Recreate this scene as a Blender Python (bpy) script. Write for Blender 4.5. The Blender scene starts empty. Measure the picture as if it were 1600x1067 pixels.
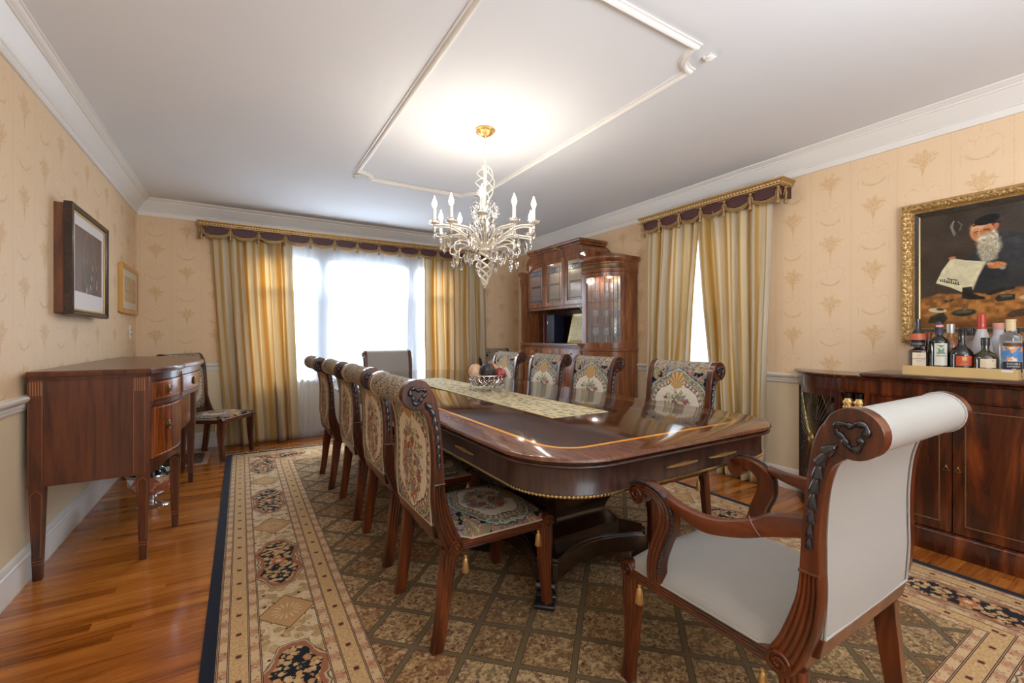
import bpy, bmesh, math, random
import numpy as np
from mathutils import Vector, Matrix
PI = math.pi
scn = bpy.context.scene
COL = scn.collection
RND = random.Random(7)

# ------------------------------------------------------------------ camera
cam_d = bpy.data.cameras.new('camera'); cam = bpy.data.objects.new('camera', cam_d); COL.objects.link(cam)
cam.location = (0, 0, 1.13)
cam.rotation_euler = (PI / 2, 0, -math.atan2(423, 690))
cam_d.sensor_fit = 'HORIZONTAL'; cam_d.sensor_width = 36.0
cam_d.lens = 36.0 * 690 / 1600
cam_d.shift_y = -(533.5 - 527.0) / 1600
cam_d.clip_start = 0.02
scn.camera = cam

# ------------------------------------------------------------------ world (overcast daylight outside the windows)
w = bpy.data.worlds.new('world'); scn.world = w; w.use_nodes = True
w.node_tree.nodes['Background'].inputs[0].default_value = (0.80, 0.90, 1.0, 1)
w.node_tree.nodes['Background'].inputs[1].default_value = 1.35

def area(name, loc, rot, sx, sy, power, color):
    d = bpy.data.lights.new(name, 'AREA'); d.shape = 'RECTANGLE'; d.size = sx; d.size_y = sy
    d.energy = power; d.color = color
    o = bpy.data.objects.new(name, d); COL.objects.link(o); o.location = loc; o.rotation_euler = rot
    return o
# daylight entering through the back window and the right window
area('daylight_and_fill', (1.28, 6.75, 2.75), (math.radians(-52), 0, 0), 3.0, 1.6, 1500, (0.80, 0.90, 1.0))
area('daylight_and_fill', (4.75, 2.4, 2.75), (0, math.radians(52), 0), 1.6, 1.6, 300, (0.82, 0.93, 1.0))
area('daylight_and_fill', (1.3, -1.62, 1.62), (math.radians(80), 0, 0), 2.7, 1.1, 26, (0.92, 0.96, 1.0))  # unseen fill lamp added behind the camera, not daylight
# unseen fill lamp added behind the camera, aimed up to brighten the ceiling
area('ceiling_fill', (1.1, -0.9, 1.35), (math.radians(160), 0, 0), 0.9, 0.9, 66, (0.86, 0.93, 1.0))

scn.view_settings.view_transform = 'Standard'
scn.view_settings.look = 'None'
scn.view_settings.gamma = 1.0
scn.view_settings.use_curve_mapping = False
scn.view_settings.exposure = 0.25

# ------------------------------------------------------------------ node maths
class S:
    """a socket with arithmetic"""
    def __init__(s, g, k): s.g = g; s.k = k
    def __add__(s, o): return s.g.m('ADD', s, o)
    __radd__ = __add__
    def __sub__(s, o): return s.g.m('SUBTRACT', s, o)
    def __rsub__(s, o): return s.g.m('SUBTRACT', o, s)
    def __mul__(s, o): return s.g.m('MULTIPLY', s, o)
    __rmul__ = __mul__
    def __truediv__(s, o): return s.g.m('DIVIDE', s, o)
    def __pow__(s, o): return s.g.m('POWER', s, o)
class Graph:
    def __init__(g, nt): g.nt = nt
    def n(g, t, **kw):
        x = g.nt.nodes.new(t)
        for k, v in kw.items(): setattr(x, k, v)
        return x
    def put(g, sock, v):
        if isinstance(v, S): g.nt.links.new(v.k, sock)
        elif isinstance(v, (tuple, list)) and len(v) == 3 and sock.type == 'RGBA': sock.default_value = (*v, 1)
        else: sock.default_value = v
    def m(g, op, a, b=0.0, c=None):
        x = g.n('ShaderNodeMath', operation=op); g.put(x.inputs[0], a); g.put(x.inputs[1], b)
        if c is not None: g.put(x.inputs[2], c)
        return S(g, x.outputs[0])
    def mn(g, *a):
        r = a[0]
        for b in a[1:]: r = g.m('MINIMUM', r, b)
        return r
    def mx(g, *a):
        r = a[0]
        for b in a[1:]: r = g.m('MAXIMUM', r, b)
        return r
    def ab(g, a): return g.m('ABSOLUTE', a)
    def fr(g, a): return g.m('FRACT', a)
    def fl(g, a): return g.m('FLOOR', a)
    def sin(g, a): return g.m('SINE', a)
    def cos(g, a): return g.m('COSINE', a)
    def len2(g, a, b): return g.m('SQRT', a * a + b * b)
    def at2(g, a, b): return g.m('ARCTAN2', a, b)
    def sm(g, x, a, b):
        """0..1 ramp from a to b"""
        q = g.n('ShaderNodeMapRange', interpolation_type='SMOOTHSTEP'); q.clamp = True
        g.put(q.inputs['Value'], x); q.inputs['From Min'].default_value = a; q.inputs['From Max'].default_value = b
        if a > b:
            q.inputs['From Min'].default_value = b; q.inputs['From Max'].default_value = a
            q.inputs['To Min'].default_value = 1; q.inputs['To Max'].default_value = 0
        return S(g, q.outputs[0])
    def mix(g, f, a, b):
        q = g.n('ShaderNodeMix', data_type='RGBA'); g.put(q.inputs[0], f); g.put(q.inputs[6], a); g.put(q.inputs[7], b)
        return S(g, q.outputs[2])
    def mulc(g, f, a, b):
        q = g.n('ShaderNodeMix', data_type='RGBA', blend_type='MULTIPLY'); g.put(q.inputs[0], f); g.put(q.inputs[6], a); g.put(q.inputs[7], b)
        return S(g, q.outputs[2])
    def vec(g, x, y, z=0.0):
        q = g.n('ShaderNodeCombineXYZ'); g.put(q.inputs[0], x); g.put(q.inputs[1], y); g.put(q.inputs[2], z)
        return S(g, q.outputs[0])
    def split(g, v):
        q = g.n('ShaderNodeSeparateXYZ'); g.put(q.inputs[0], v)
        return S(g, q.outputs[0]), S(g, q.outputs[1]), S(g, q.outputs[2])
    def pos(g): return S(g, g.n('ShaderNodeNewGeometry').outputs['Position'])
    def obj(g): return S(g, g.n('ShaderNodeTexCoord').outputs['Object'])
    def uv(g): return S(g, g.n('ShaderNodeTexCoord').outputs['UV'])
    def rnd(g): return S(g, g.n('ShaderNodeObjectInfo').outputs['Random'])
    def noise(g, v, scale, detail=3.0, rough=0.55, dist=0.0):
        q = g.n('ShaderNodeTexNoise'); g.put(q.inputs['Vector'], v); q.inputs['Scale'].default_value = scale
        q.inputs['Detail'].default_value = detail; q.inputs['Roughness'].default_value = rough; q.inputs['Distortion'].default_value = dist
        return S(g, q.outputs['Fac'])
    def vor(g, v, scale, feature='F1', rand=1.0):
        q = g.n('ShaderNodeTexVoronoi', feature=feature); g.put(q.inputs['Vector'], v); q.inputs['Scale'].default_value = scale
        q.inputs['Randomness'].default_value = rand
        if feature == 'DISTANCE_TO_EDGE': return S(g, q.outputs['Distance']), None
        return S(g, q.outputs['Distance']), S(g, q.outputs['Color'])
    def white(g, v):
        q = g.n('ShaderNodeTexWhiteNoise', noise_dimensions='3D'); g.put(q.inputs['Vector'], v)
        return S(g, q.outputs['Value'])
    def ramp(g, f, stops):
        q = g.n('ShaderNodeValToRGB'); g.put(q.inputs[0], f); e = q.color_ramp.elements
        while len(e) < len(stops): e.new(0.5)
        for i, (p, c) in enumerate(stops): e[i].position = p; e[i].color = (*c, 1)
        return S(g, q.outputs[0])
    def bump(g, h, strength=0.3, dist=0.002):
        q = g.n('ShaderNodeBump'); g.put(q.inputs['Height'], h); q.inputs['Strength'].default_value = strength
        q.inputs['Distance'].default_value = dist
        return S(g, q.outputs[0])

MATS = {}
def mat(name, fn=None, **kw):
    if name in MATS: return MATS[name]
    mt = bpy.data.materials.new(name); mt.use_nodes = True
    nt = mt.node_tree; b = nt.nodes['Principled BSDF']; g = Graph(nt)
    d = dict(kw)
    if fn: d.update(fn(g))
    names = dict(color='Base Color', rough='Roughness', metal='Metallic', spec='Specular IOR Level', coat='Coat Weight', coatr='Coat Roughness',
                 trans='Transmission Weight', ior='IOR', alpha='Alpha', emit='Emission Color', estr='Emission Strength', sheen='Sheen Weight',
                 normal='Normal', sss='Subsurface Weight')
    for k, v in d.items(): g.put(b.inputs[names[k]], v)
    MATS[name] = mt
    return mt
def sr(r, g, b):
    """sRGB 0..255 to linear"""
    return tuple((c / 255 / 12.92) if c / 255 <= 0.04045 else ((c / 255 + 0.055) / 1.055) ** 2.4 for c in (r, g, b))

# ------------------------------------------------------------------ geometry helpers
class MB:
    def __init__(s): s.v = []; s.f = []; s.mi = []; s.uv = {}; s.cur = 0; s.M = None
    def add(s, vs, fs, uvs=None):
        o = len(s.v)
        if s.M is not None: vs = [tuple(s.M @ Vector(p)) for p in vs]
        s.v += [tuple(p) for p in vs]
        for f in fs: s.f.append(tuple(i + o for i in f)); s.mi.append(s.cur)
        if uvs is not None:
            for i, q in enumerate(uvs): s.uv[o + i] = q
        return s
    def box(s, x0, x1, y0, y1, z0, z1):
        if x0 > x1: x0, x1 = x1, x0
        if y0 > y1: y0, y1 = y1, y0
        if z0 > z1: z0, z1 = z1, z0
        return s.add([(x0,y0,z0),(x1,y0,z0),(x1,y1,z0),(x0,y1,z0),(x0,y0,z1),(x1,y0,z1),(x1,y1,z1),(x0,y1,z1)],
                     [(0,3,2,1),(4,5,6,7),(0,1,5,4),(1,2,6,5),(2,3,7,6),(3,0,4,7)])
    def loft(s, rings, caps=True, closed=True, uvs=None):
        """rings of equal length point lists"""
        n = len(rings[0]); vs = [p for r in rings for p in r]; fs = []
        for i in range(len(rings) - 1):
            for j in range(n if closed else n - 1):
                a = i * n + j; b = i * n + (j + 1) % n
                fs.append((a, b, b + n, a + n))
        if caps: fs.append(tuple(range(n))[::-1]); fs.append(tuple((len(rings) - 1) * n + j for j in range(n)))
        return s.add(vs, fs, uvs)
    def tube(s, pts, r, n=8, caps=True, closed=False):
        P = [Vector(p) for p in pts]; m = len(P); rr = r if isinstance(r, (list, tuple)) else [r] * m
        rings = []; up = None
        for i in range(m):
            if closed: t = P[(i + 1) % m] - P[i - 1]
            else: t = P[min(i + 1, m - 1)] - P[max(i - 1, 0)]
            if t.length < 1e-9: t = Vector((0, 0, 1))
            t.normalize()
            if up is None: up = Vector((0, 0, 1)) if abs(t.z) < 0.9 else Vector((1, 0, 0))
            a = up - t * up.dot(t)
            if a.length < 1e-6: a = Vector((1, 0, 0)) - t * t.x
            a.normalize(); up = a; b = t.cross(a)
            rings.append([tuple(P[i] + (a * math.cos(2*PI*k/n) + b * math.sin(2*PI*k/n)) * rr[i]) for k in range(n)])
        if closed:
            vs = [p for q in rings for p in q]; fs = []
            for i in range(m):
                for j in range(n):
                    fs.append((i*n+j, i*n+(j+1)%n, ((i+1)%m)*n+(j+1)%n, ((i+1)%m)*n+j))
            return s.add(vs, fs)
        return s.loft(rings, caps)
    def lathe(s, prof, c=(0, 0, 0), n=24, caps=True, sx=1, sy=1):
        rings = [[(c[0] + r * sx * math.cos(2*PI*k/n), c[1] + r * sy * math.sin(2*PI*k/n), c[2] + z) for k in range(n)] for r, z in prof]
        return s.loft(rings, caps)
    def ball(s, c, r, n=12, m=8, sz=1.0):
        return s.lathe([(max(1e-4, r * math.sin(PI * i / m)), -r * sz * math.cos(PI * i / m)) for i in range(m + 1)], c, n)
    def prism(s, poly, a, b, axis='z'):
        """poly: 2D outline; extruded from a to b along axis (poly in the other two axes, x/y/z order)"""
        def P(p, h): return (p[0], p[1], h) if axis == 'z' else ((p[0], h, p[1]) if axis == 'y' else (h, p[0], p[1]))
        return s.loft([[P(p, a) for p in poly], [P(p, b) for p in poly]])
    def build(s, name, m, parent=None, smooth=True, bevel=0, angle=40, sub=0, loc=None):
        me = bpy.data.meshes.new(name); me.from_pydata(s.v, [], s.f)
        ms = m if isinstance(m, (list, tuple)) else [m]
        for q in ms: me.materials.append(q)
        if len(ms) > 1: me.polygons.foreach_set('material_index', s.mi)
        if s.uv:
            u = me.uv_layers.new(name='UVMap'); li = np.zeros(len(me.loops), dtype=np.int32); me.loops.foreach_get('vertex_index', li)
            arr = np.zeros((len(me.vertices), 2), dtype=np.float32)
            for k, q in s.uv.items(): arr[k] = q
            u.data.foreach_set('uv', arr[li].ravel())
        bm = bmesh.new(); bm.from_mesh(me); bmesh.ops.recalc_face_normals(bm, faces=bm.faces); bm.to_mesh(me); bm.free()
        if smooth: me.shade_smooth(); me.set_sharp_from_angle(angle=math.radians(angle))
        o = bpy.data.objects.new(name, me); COL.objects.link(o)
        if parent is not None: o.parent = parent
        if loc: o.location = loc
        if bevel:
            q = o.modifiers.new('bevel', 'BEVEL'); q.width = bevel; q.segments = 2; q.limit_method = 'ANGLE'; q.angle_limit = math.radians(40)
        if sub:
            q = o.modifiers.new('sub', 'SUBSURF'); q.levels = sub; q.render_levels = sub
        return o
def tag(o, label=None, cat=None, group=None, kind=None):
    if label: o['label'] = label
    if cat: o['category'] = cat
    if group: o['group'] = group
    if kind: o['kind'] = kind
    return o
def empty(name, loc=(0, 0, 0), rz=0, label=None, cat=None, group=None):
    o = bpy.data.objects.new(name, None); COL.objects.link(o); o.location = loc; o.rotation_euler.z = rz; o.empty_display_size = 0.05
    return tag(o, label, cat, group)
KIDS = {}
def dup(root, loc, rz, label):
    """copy a thing with its parts and sub-parts"""
    def cp(o, parent):
        c = o.copy(); COL.objects.link(c); c.parent = parent
        for ch in list(o.children): cp(ch, c)
        return c
    c = cp(root, None); c.location = loc; c.rotation_euler.z = rz; c['label'] = label
    return c
def catmull(pts, k=6):
    out = []; n = len(pts)
    for i in range(n - 1):
        p0 = pts[max(i-1, 0)]; p1 = pts[i]; p2 = pts[i+1]; p3 = pts[min(i+2, n-1)]
        for j in range(k):
            t = j / k
            out.append(tuple(0.5 * ((2*b) + (-a + c) * t + (2*a - 5*b + 4*c - d) * t*t + (-a + 3*b - 3*c + d) * t**3) for a, b, c, d in zip(p0, p1, p2, p3)))
    out.append(tuple(pts[-1])); return out
def rrect(x0, x1, y0, y1, r, k=8):
    out = []
    for cx, cy, a0 in ((x1-r, y0+r, -PI/2), (x1-r, y1-r, 0), (x0+r, y1-r, PI/2), (x0+r, y0+r, PI)):
        for i in range(k + 1):
            a = a0 + PI/2 * i / k; out.append((cx + r * math.cos(a), cy + r * math.sin(a)))
    return out
def text_mesh(txt, size, depth=0.0006):
    c = bpy.data.curves.new('lettering', 'FONT'); c.body = txt; c.size = size; c.extrude = depth; c.align_x = 'CENTER'; c.align_y = 'CENTER'; c.resolution_u = 2
    o = bpy.data.objects.new('lettering', c); COL.objects.link(o); bpy.context.view_layer.update()
    me = bpy.data.meshes.new_from_object(o); bpy.data.objects.remove(o)
    return me
def letter(txt, size, mt, parent, M, name='lettering'):
    me = text_mesh(txt, size); me.materials.clear(); me.materials.append(mt); me.transform(M)
    o = bpy.data.objects.new(name, me); COL.objects.link(o); o.parent = parent
    return o
# ------------------------------------------------------------------ materials
def wood(name, dark, mid, light, scale=1.0, axis=2, rough=0.28, coat=0.4, figure=0.5, space='obj'):
    def fn(g):
        x, y, z = g.split(g.obj() if space == 'obj' else g.pos())
        a = [x, y, z]; k = [9 * scale] * 3; k[axis] = 1.3 * scale
        v = g.vec(a[0] * k[0], a[1] * k[1], a[2] * k[2])
        n1 = g.noise(v, 1.0, 4, 0.6, 0.8 + figure)
        n2 = g.noise(g.vec(a[0] * k[0] * 6, a[1] * k[1] * 6, a[2] * k[2] * 3), 1.0, 4, 0.7)
        f = n1 * 0.75 + n2 * 0.4 - 0.08
        c = g.ramp(f, [(0.34, dark), (0.52, mid), (0.72, light)])
        return dict(color=c, rough=rough, coat=coat, coatr=0.12, normal=g.bump(n2, 0.06, 0.001))
    return mat(name, fn)
MAHOG = wood('carved mahogany', sr(36, 13, 5), sr(92, 42, 18), sr(134, 68, 32), 1.0, 2, 0.3, 0.35)
MAHOGX = wood('carved mahogany rail', sr(40, 15, 6), sr(100, 47, 21), sr(142, 74, 36), 1.0, 0, 0.3, 0.35)
SBWOOD = wood('inlaid mahogany', sr(44, 18, 8), sr(88, 42, 22), sr(112, 58, 32), 0.8, 2, 0.3, 0.3, 1.2)
FLAME = wood('flame mahogany veneer', sr(66, 24, 6), sr(140, 66, 22), sr(176, 98, 42), 0.9, 2, 0.22, 0.5, 2.4)
RSB = wood('dark flame mahogany', sr(26, 9, 4), sr(80, 32, 11), sr(138, 66, 24), 0.45, 2, 0.25, 0.5, 2.6)
CAB = wood('brown walnut cabinet', sr(78, 42, 22), sr(126, 74, 42), sr(158, 100, 60), 1.0, 2, 0.32, 0.3, 0.6)
APRON = wood('dark table mahogany', sr(30, 15, 11), sr(60, 32, 24), sr(86, 50, 36), 3.2, 2, 0.32, 0.2, 0.2)
PED = wood('near black pedestal wood', sr(20, 11, 7), sr(42, 24, 15), sr(62, 38, 25), 2.0, 2, 0.25, 0.5, 0.2)
EBONY = mat('black lacquer carving', color=(0.012, 0.014, 0.02), rough=0.22, coat=0.5)
GILT = mat('gilt', color=sr(204, 168, 108), rough=0.36, metal=0.75)
BRASS = mat('pale brass', color=sr(196, 176, 128), rough=0.25, metal=1.0)
AGED = mat('aged brass', color=sr(150, 128, 84), rough=0.35, metal=1.0)
SILVER = mat('polished silver', color=(0.78, 0.78, 0.80), rough=0.12, metal=1.0)
CHAMP = mat('champagne silver leaf', color=sr(240, 232, 218), rough=0.25, metal=0.5)
CRYSTAL = mat('cut crystal', color=(1, 1, 1), rough=0.0, trans=1.0, ior=1.52)
GLASS = mat('thin glass', color=(0.95, 0.98, 0.98), rough=0.0, trans=1.0, ior=1.45)
WHITEP = mat('white gloss trim paint', color=sr(232, 228, 222), rough=0.35)
CEILP = mat('matt white ceiling paint', lambda g: dict(color=g.mix(g.noise(g.pos(), 1.2, 3), sr(226, 228, 231), sr(233, 234, 236)), rough=0.9))
WINGREY = mat('backlit grey window frame', color=(0.42, 0.46, 0.50), rough=0.5)  # white frame darkened to grey: its backlit shade is put into the colour
BLACK = mat('dark interior', color=(0.012, 0.009, 0.008), rough=0.7)
NAVYF = mat('dark backing', color=(0.02, 0.018, 0.03), rough=0.6)

def oak(g):
    x, y, z = g.split(g.pos())
    at = g.n('ShaderNodeAttribute'); at.attribute_name = 'tint'; t = S(g, at.outputs['Fac'])
    row = g.fl(y / 0.057 + 50.0)
    w1 = g.white(g.vec(row, g.rnd(), t * 7.0))
    v = g.vec(x * 2.2 + w1 * 31.0, y * 26.0 + w1 * 9.0, 0.0)
    n1 = g.noise(v, 1.0, 5, 0.62, 1.1); n2 = g.noise(g.vec(x * 9.0, y * 210.0, 0.0), 1.0, 3, 0.7)
    f = n1 * 0.62 + n2 * 0.25 + (t - 0.5) * 0.18 + 0.05
    c = g.ramp(f, [(0.28, sr(104, 52, 14)), (0.46, sr(160, 90, 30)), (0.62, sr(190, 118, 48)), (0.8, sr(208, 146, 76))])
    return dict(color=c, rough=n2 * 0.1 + 0.17, coat=0.35, coatr=0.08, normal=g.bump(n2, 0.05, 0.0008))
OAK = mat('varnished oak strip', oak)

# ---- wallpaper: peach damask with ochre urns and swags above the chair rail, cream paint below
def paper(axis):
    def fn(g):
        x, y, z = g.split(g.pos()); u0 = (y if axis == 'y' else x)
        off = {'y': 0.131, 'x': 0.10}[axis]
        cu = (u0 + off) / 0.2455; col = g.fl(cu); u = (g.fr(cu) - 0.5) * 0.2455
        par = g.fr(col * 0.5) * 2.0
        vz = (z - 0.055) / 0.42 + par * 0.5; v = (g.fr(vz + 0.5) - 0.5) * 0.42
        wu = g.noise(g.vec(u0, z, 11.0), 48.0, 3, 0.7) - 0.5; wv = g.noise(g.vec(u0, z, 17.0), 48.0, 3, 0.7) - 0.5
        u = u + wu * 0.030; v = v + wv * 0.034
        n = g.noise(g.vec(u0, z, 0.0), 55.0, 3, 0.7); n2 = g.noise(g.vec(u0, z, 3.0), 130.0, 2, 0.6); nb = g.noise(g.vec(u0, z, 7.0), 9.0, 3, 0.6)
        au = g.ab(u)
        # bouquet: spreading crown over a pointed urn
        d1 = g.len2(u / 0.056, (v - 0.050) / 0.056) + g.sin(g.at2(u, v - 0.005) * 13.0) * 0.2
        crown = g.sm(d1 + (n - 0.5) * 1.5, 1.0, 0.62)
        spray = g.sm(g.len2((au - 0.052) / 0.022, (v - 0.058) / 0.012) + (n - 0.5) * 1.2, 1.0, 0.6)
        urn = g.sm(au - (v + 0.062) * 0.19 + (n - 0.5) * 0.018, 0.003, -0.002) * g.sm(v, -0.062, -0.05) * g.sm(v, 0.03, 0.01)
        stem = g.sm(g.ab(au - 0.0), 0.0028, 0.0012) * g.sm(v, -0.10, -0.09) * g.sm(v, -0.05, -0.06)
        # swag garland between bouquets (half a period away)
        vs = (g.fr(vz) - 0.5) * 0.42 + wu * 0.026
        rs = g.len2(u / 0.062, (vs - 0.012) / 0.045)
        swag = g.sm(g.ab(rs - 1.0) + (n - 0.5) * 0.28, 0.2, 0.06) * g.sm(vs, 0.02, -0.02)
        ta = g.sm(g.ab(au - 0.083) + (n2 - 0.5) * 0.006, 0.004, 0.001) * g.sm(vs, 0.03, 0.012) * g.sm(vs, -0.058, -0.03)
        sc = g.sm(g.ab(g.len2(au - 0.052, vs - 0.055) - 0.030) + (n2 - 0.5) * 0.004, 0.0032, 0.0008) * g.sm(vs, 0.035, 0.06)
        sc2 = g.sm(g.ab(g.len2(au - 0.028, vs - 0.095) - 0.022), 0.003, 0.0008) * 0.8
        line = g.sm(g.ab(au - 0.1225), 0.0042, 0.0015) * (g.sm(g.sin(z * 420.0), -0.2, 0.7) * 0.5 + 0.3)
        line2 = g.sm(g.ab(au - 0.108), 0.0022, 0.0008) * 0.22
        strength = g.sm(g.ab(g.noise(g.vec(u0, z, 5.0), 85.0, 2, 0.6) - 0.5), 0.11, 0.03) * 0.65 + g.sm(n, 0.4, 0.6) * 0.25 + 0.12
        fig = g.mn(g.mx(crown * 0.85, spray * 0.7, urn * 0.95, stem * 0.7, swag * 0.8, ta * 0.5, sc * 0.55, sc2 * 0.5) * strength + g.mx(line, line2) * 0.5, 1.0)
        fine = g.noise(g.vec(u0 * 260.0, z * 6.0, 0.0), 1.0, 2, 0.6)
        base = g.mix(fine * 0.5 + nb * 0.5, sr(224, 194, 155), sr(235, 208, 175))
        papc = g.mix(fig * 0.80, base, g.mix(n2, sr(196, 150, 84), sr(208, 166, 106)))
        pn = g.mix(nb, sr(232, 214, 180), sr(238, 221, 190))
        return dict(color=g.mix(g.sm(z, 0.815, 0.816), pn, papc), rough=0.62, spec=0.35)
    return fn
PAPER_Y = mat('damask wallpaper over cream dado, side walls', paper('y'))
PAPER_X = mat('damask wallpaper over cream dado, end walls', paper('x'))

# ---- tapestry of the side chairs: uv in metres, u across (0 centre), v up; c0 = cartouche centre
def tapestry(c0, hh):
    def fn(g):
        u, v, _ = g.split(g.uv()); dv = v - c0
        P = g.vec(u, v, 0.0)
        nw = g.noise(P, 40.0, 2, 0.6); nf = g.noise(P, 420.0, 2, 0.6)
        au = g.ab(u)
        # dark floral ground
        wv = g.vec(u + nw * 0.02, v + g.noise(P, 33.0, 2) * 0.02, 0.0)
        d, c = g.vor(wv, 34.0); cr, cg_, cb = g.split(c)
        d2, c2 = g.vor(wv, 75.0); r2, g2, b2 = g.split(c2)
        leaf = g.mix(g.sm(cr, 0.45, 0.55), g.ramp(cg_, [(0.0, sr(196, 186, 140)), (0.5, sr(150, 148, 112)), (1.0, sr(214, 196, 150))]), g.ramp(cb, [(0.0, sr(192, 112, 112)), (0.45, sr(150, 164, 176)), (0.8, sr(214, 160, 128))]))
        leaf = g.mix(g.sm(d2, 0.25, 0.5) * 0.55, leaf, sr(92, 86, 72))
        ground = g.mix(g.sm(d + (nw - 0.5) * 0.5, 0.74, 0.60), sr(26, 29, 42), leaf)
        ground = g.mix(g.sm(g2, 0.86, 0.9) * g.sm(d2, 0.4, 0.2), ground, sr(206, 128, 122))
        # cartouche
        ang = g.at2(dv / hh, u / 0.165)
        lob = g.cos(ang * 6.0) * 0.05 + g.cos(ang * 2.0 + PI) * 0.04 + (nw - 0.5) * 0.16
        r = g.len2(u / 0.165, dv / hh) + lob
        c_in = g.mix(nf, sr(216, 206, 184), sr(232, 224, 206))
        band = g.mix(g.sm(g.sin(ang * 42.0) + nf, 0.2, 0.7), sr(150, 116, 92), sr(216, 190, 168))
        blue = g.mix(nf, sr(150, 164, 170), sr(176, 184, 186))
        rolled = g.sm(v, 0.46, 0.52) if hh > .15 else 0.0
        if hh > .15: ground = g.mix(rolled * 0.72, ground, g.mix(g.sm(g.noise(g.vec(u * 30.0, v * 260.0, 0.0), 1.0, 3), 0.42, 0.6), sr(196, 186, 166), sr(92, 76, 70)))
        colr = g.mix(g.sm(r, 1.34, 1.31), ground, blue)
        colr = g.mix(g.sm(g.ab(r - 1.325), 0.02, 0.008) * 0.85, colr, sr(54, 50, 52))
        colr = g.mix(g.sm(g.ab(r - 1.2), 0.065, 0.05), colr, g.mix(g.sm(d2, 0.3, 0.45), sr(196, 180, 132), sr(128, 118, 84)))
        colr = g.mix(g.sm(g.ab(r - 1.04), 0.055, 0.045), colr, band)
        colr = g.mix(g.sm(r, 0.98, 0.96), colr, c_in)
        colr = g.mix(g.sm(g.ab(r - 0.985), 0.022, 0.010) * 0.85, colr, sr(74, 56, 52)); colr = g.mix(g.sm(g.ab(r - 1.10), 0.016, 0.006) * 0.7, colr, sr(80, 64, 56))
        # shell crest above
        sh = g.len2(u / 0.055, (dv - hh * 0.98) / 0.055)
        sa = g.at2(u, dv - hh * 0.80)
        shell = g.mix(g.sm(g.sin(sa * 16.0), 0.2, 0.7), sr(206, 168, 112), sr(160, 118, 76))
        colr = g.mix(g.sm(sh + (nw - 0.5) * 0.3, 1.0, 0.92), colr, shell)
        # bouquet of roses
        rb = g.len2(u / 0.128, (dv + hh * 0.10) / (hh * 0.84)) + (nw - 0.5) * 0.9
        dr, cc = g.vor(g.vec(u + nw * 0.012, v, 1.0), 26.0); q1, q2, q3 = g.split(cc)
        petal = g.sm(g.sin(dr * 30.0 + nw * 6.0), -0.2, 0.6)
        rose = g.mix(petal, g.ramp(q1, [(0.0, sr(122, 58, 66)), (0.4, sr(150, 92, 84)), (0.75, sr(110, 112, 118)), (1.0, sr(150, 124, 84))]), g.ramp(q1, [(0.0, sr(196, 130, 122)), (0.4, sr(214, 160, 128)), (0.75, sr(168, 170, 168)), (1.0, sr(200, 180, 136))]))
        gapm = g.sm(dr, 0.62, 0.5)
        bq = g.mix(gapm, g.mix(g.sm(d2, 0.3, 0.5), sr(110, 112, 84), sr(206, 196, 166)), rose)
        colr = g.mix(g.sm(rb, 0.95, 0.82), colr, bq)
        sheet = g.sin(u * 3600.0) * g.sin(v * 3600.0)
        return dict(color=g.mulc(0.6, colr, g.mix(g.sm(nf * 0.5 + g.noise(P, 210.0, 2) * 0.5, 0.36, 0.60), (0.45, 0.44, 0.44), (1.1, 1.1, 1.1))), rough=0.92, spec=0.15, normal=g.bump(nf, 0.25, 0.0015))
    return fn
TAP_BACK = mat('floral tapestry on chair back', tapestry(0.215, 0.205))
TAP_SEAT = mat('floral tapestry on chair seat', tapestry(0.02, 0.125))
def linen(g):
    u, v, w_ = g.split(g.obj()); n = g.noise(g.obj(), 700.0, 2, 0.7); n2 = g.noise(g.vec(u * 1.0, v * 30.0, w_ * 30.0), 12.0, 3)
    return dict(color=g.mix(n * 0.6 + n2 * 0.4, sr(152, 148, 141), sr(180, 176, 169)), rough=0.9, spec=0.2, normal=g.bump(n, 0.25, 0.001))
LINEN = mat('pale grey linen', linen)
PIPE = mat('linen piping', color=sr(166, 163, 158), rough=0.85)

# ---- silk curtains: uv u in metres across the flat cloth
def silk(g):
    u, v, _ = g.split(g.uv()); n = g.noise(g.vec(u * 30.0, v * 2.0, 0.0), 2.0, 3); n2 = g.noise(g.vec(u * 900.0, v * 12.0, 0.0), 1.0, 2)
    f = g.fr(u / 0.34)
    c = g.ramp(f, [(0.0, sr(196, 152, 74)), (0.12, sr(206, 164, 88)), (0.17, sr(232, 214, 172)), (0.36, sr(226, 208, 176)), (0.42, sr(196, 160, 96)), (0.52, sr(212, 176, 104)),
                   (0.58, sr(226, 212, 186)), (0.80, sr(206, 190, 164)), (0.88, sr(214, 190, 136)), (1.0, sr(196, 152, 74))])
    return dict(color=g.mulc(0.5, c, g.mix(n * 0.5 + n2 * 0.5, (0.7, 0.7, 0.7), (1.05, 1.05, 1.05))), rough=0.42, sheen=0.2, spec=0.4, normal=g.bump(n2, 0.08, 0.001))
SILK = mat('gold and cream striped silk', silk)
def add_translucent(m, fac, col):
    nt = m.node_tree; out = nt.nodes['Material Output']; b = nt.nodes['Principled BSDF']
    t = nt.nodes.new('ShaderNodeBsdfTranslucent'); mx = nt.nodes.new('ShaderNodeMixShader'); mx.inputs[0].default_value = fac
    src = b.inputs['Base Color']
    if src.is_linked and col is None: nt.links.new(src.links[0].from_socket, t.inputs[0])
    else: t.inputs[0].default_value = (*col, 1)
    nt.links.new(b.outputs[0], mx.inputs[1]); nt.links.new(t.outputs[0], mx.inputs[2]); nt.links.new(mx.outputs[0], out.inputs[0])
    return mx
add_translucent(SILK, 0.28, None)
SHEER = mat('white sheer voile', color=(0.86, 0.88, 0.92), rough=0.9)
_mx = add_translucent(SHEER, 0.5, (0.9, 0.93, 0.97))
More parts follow.
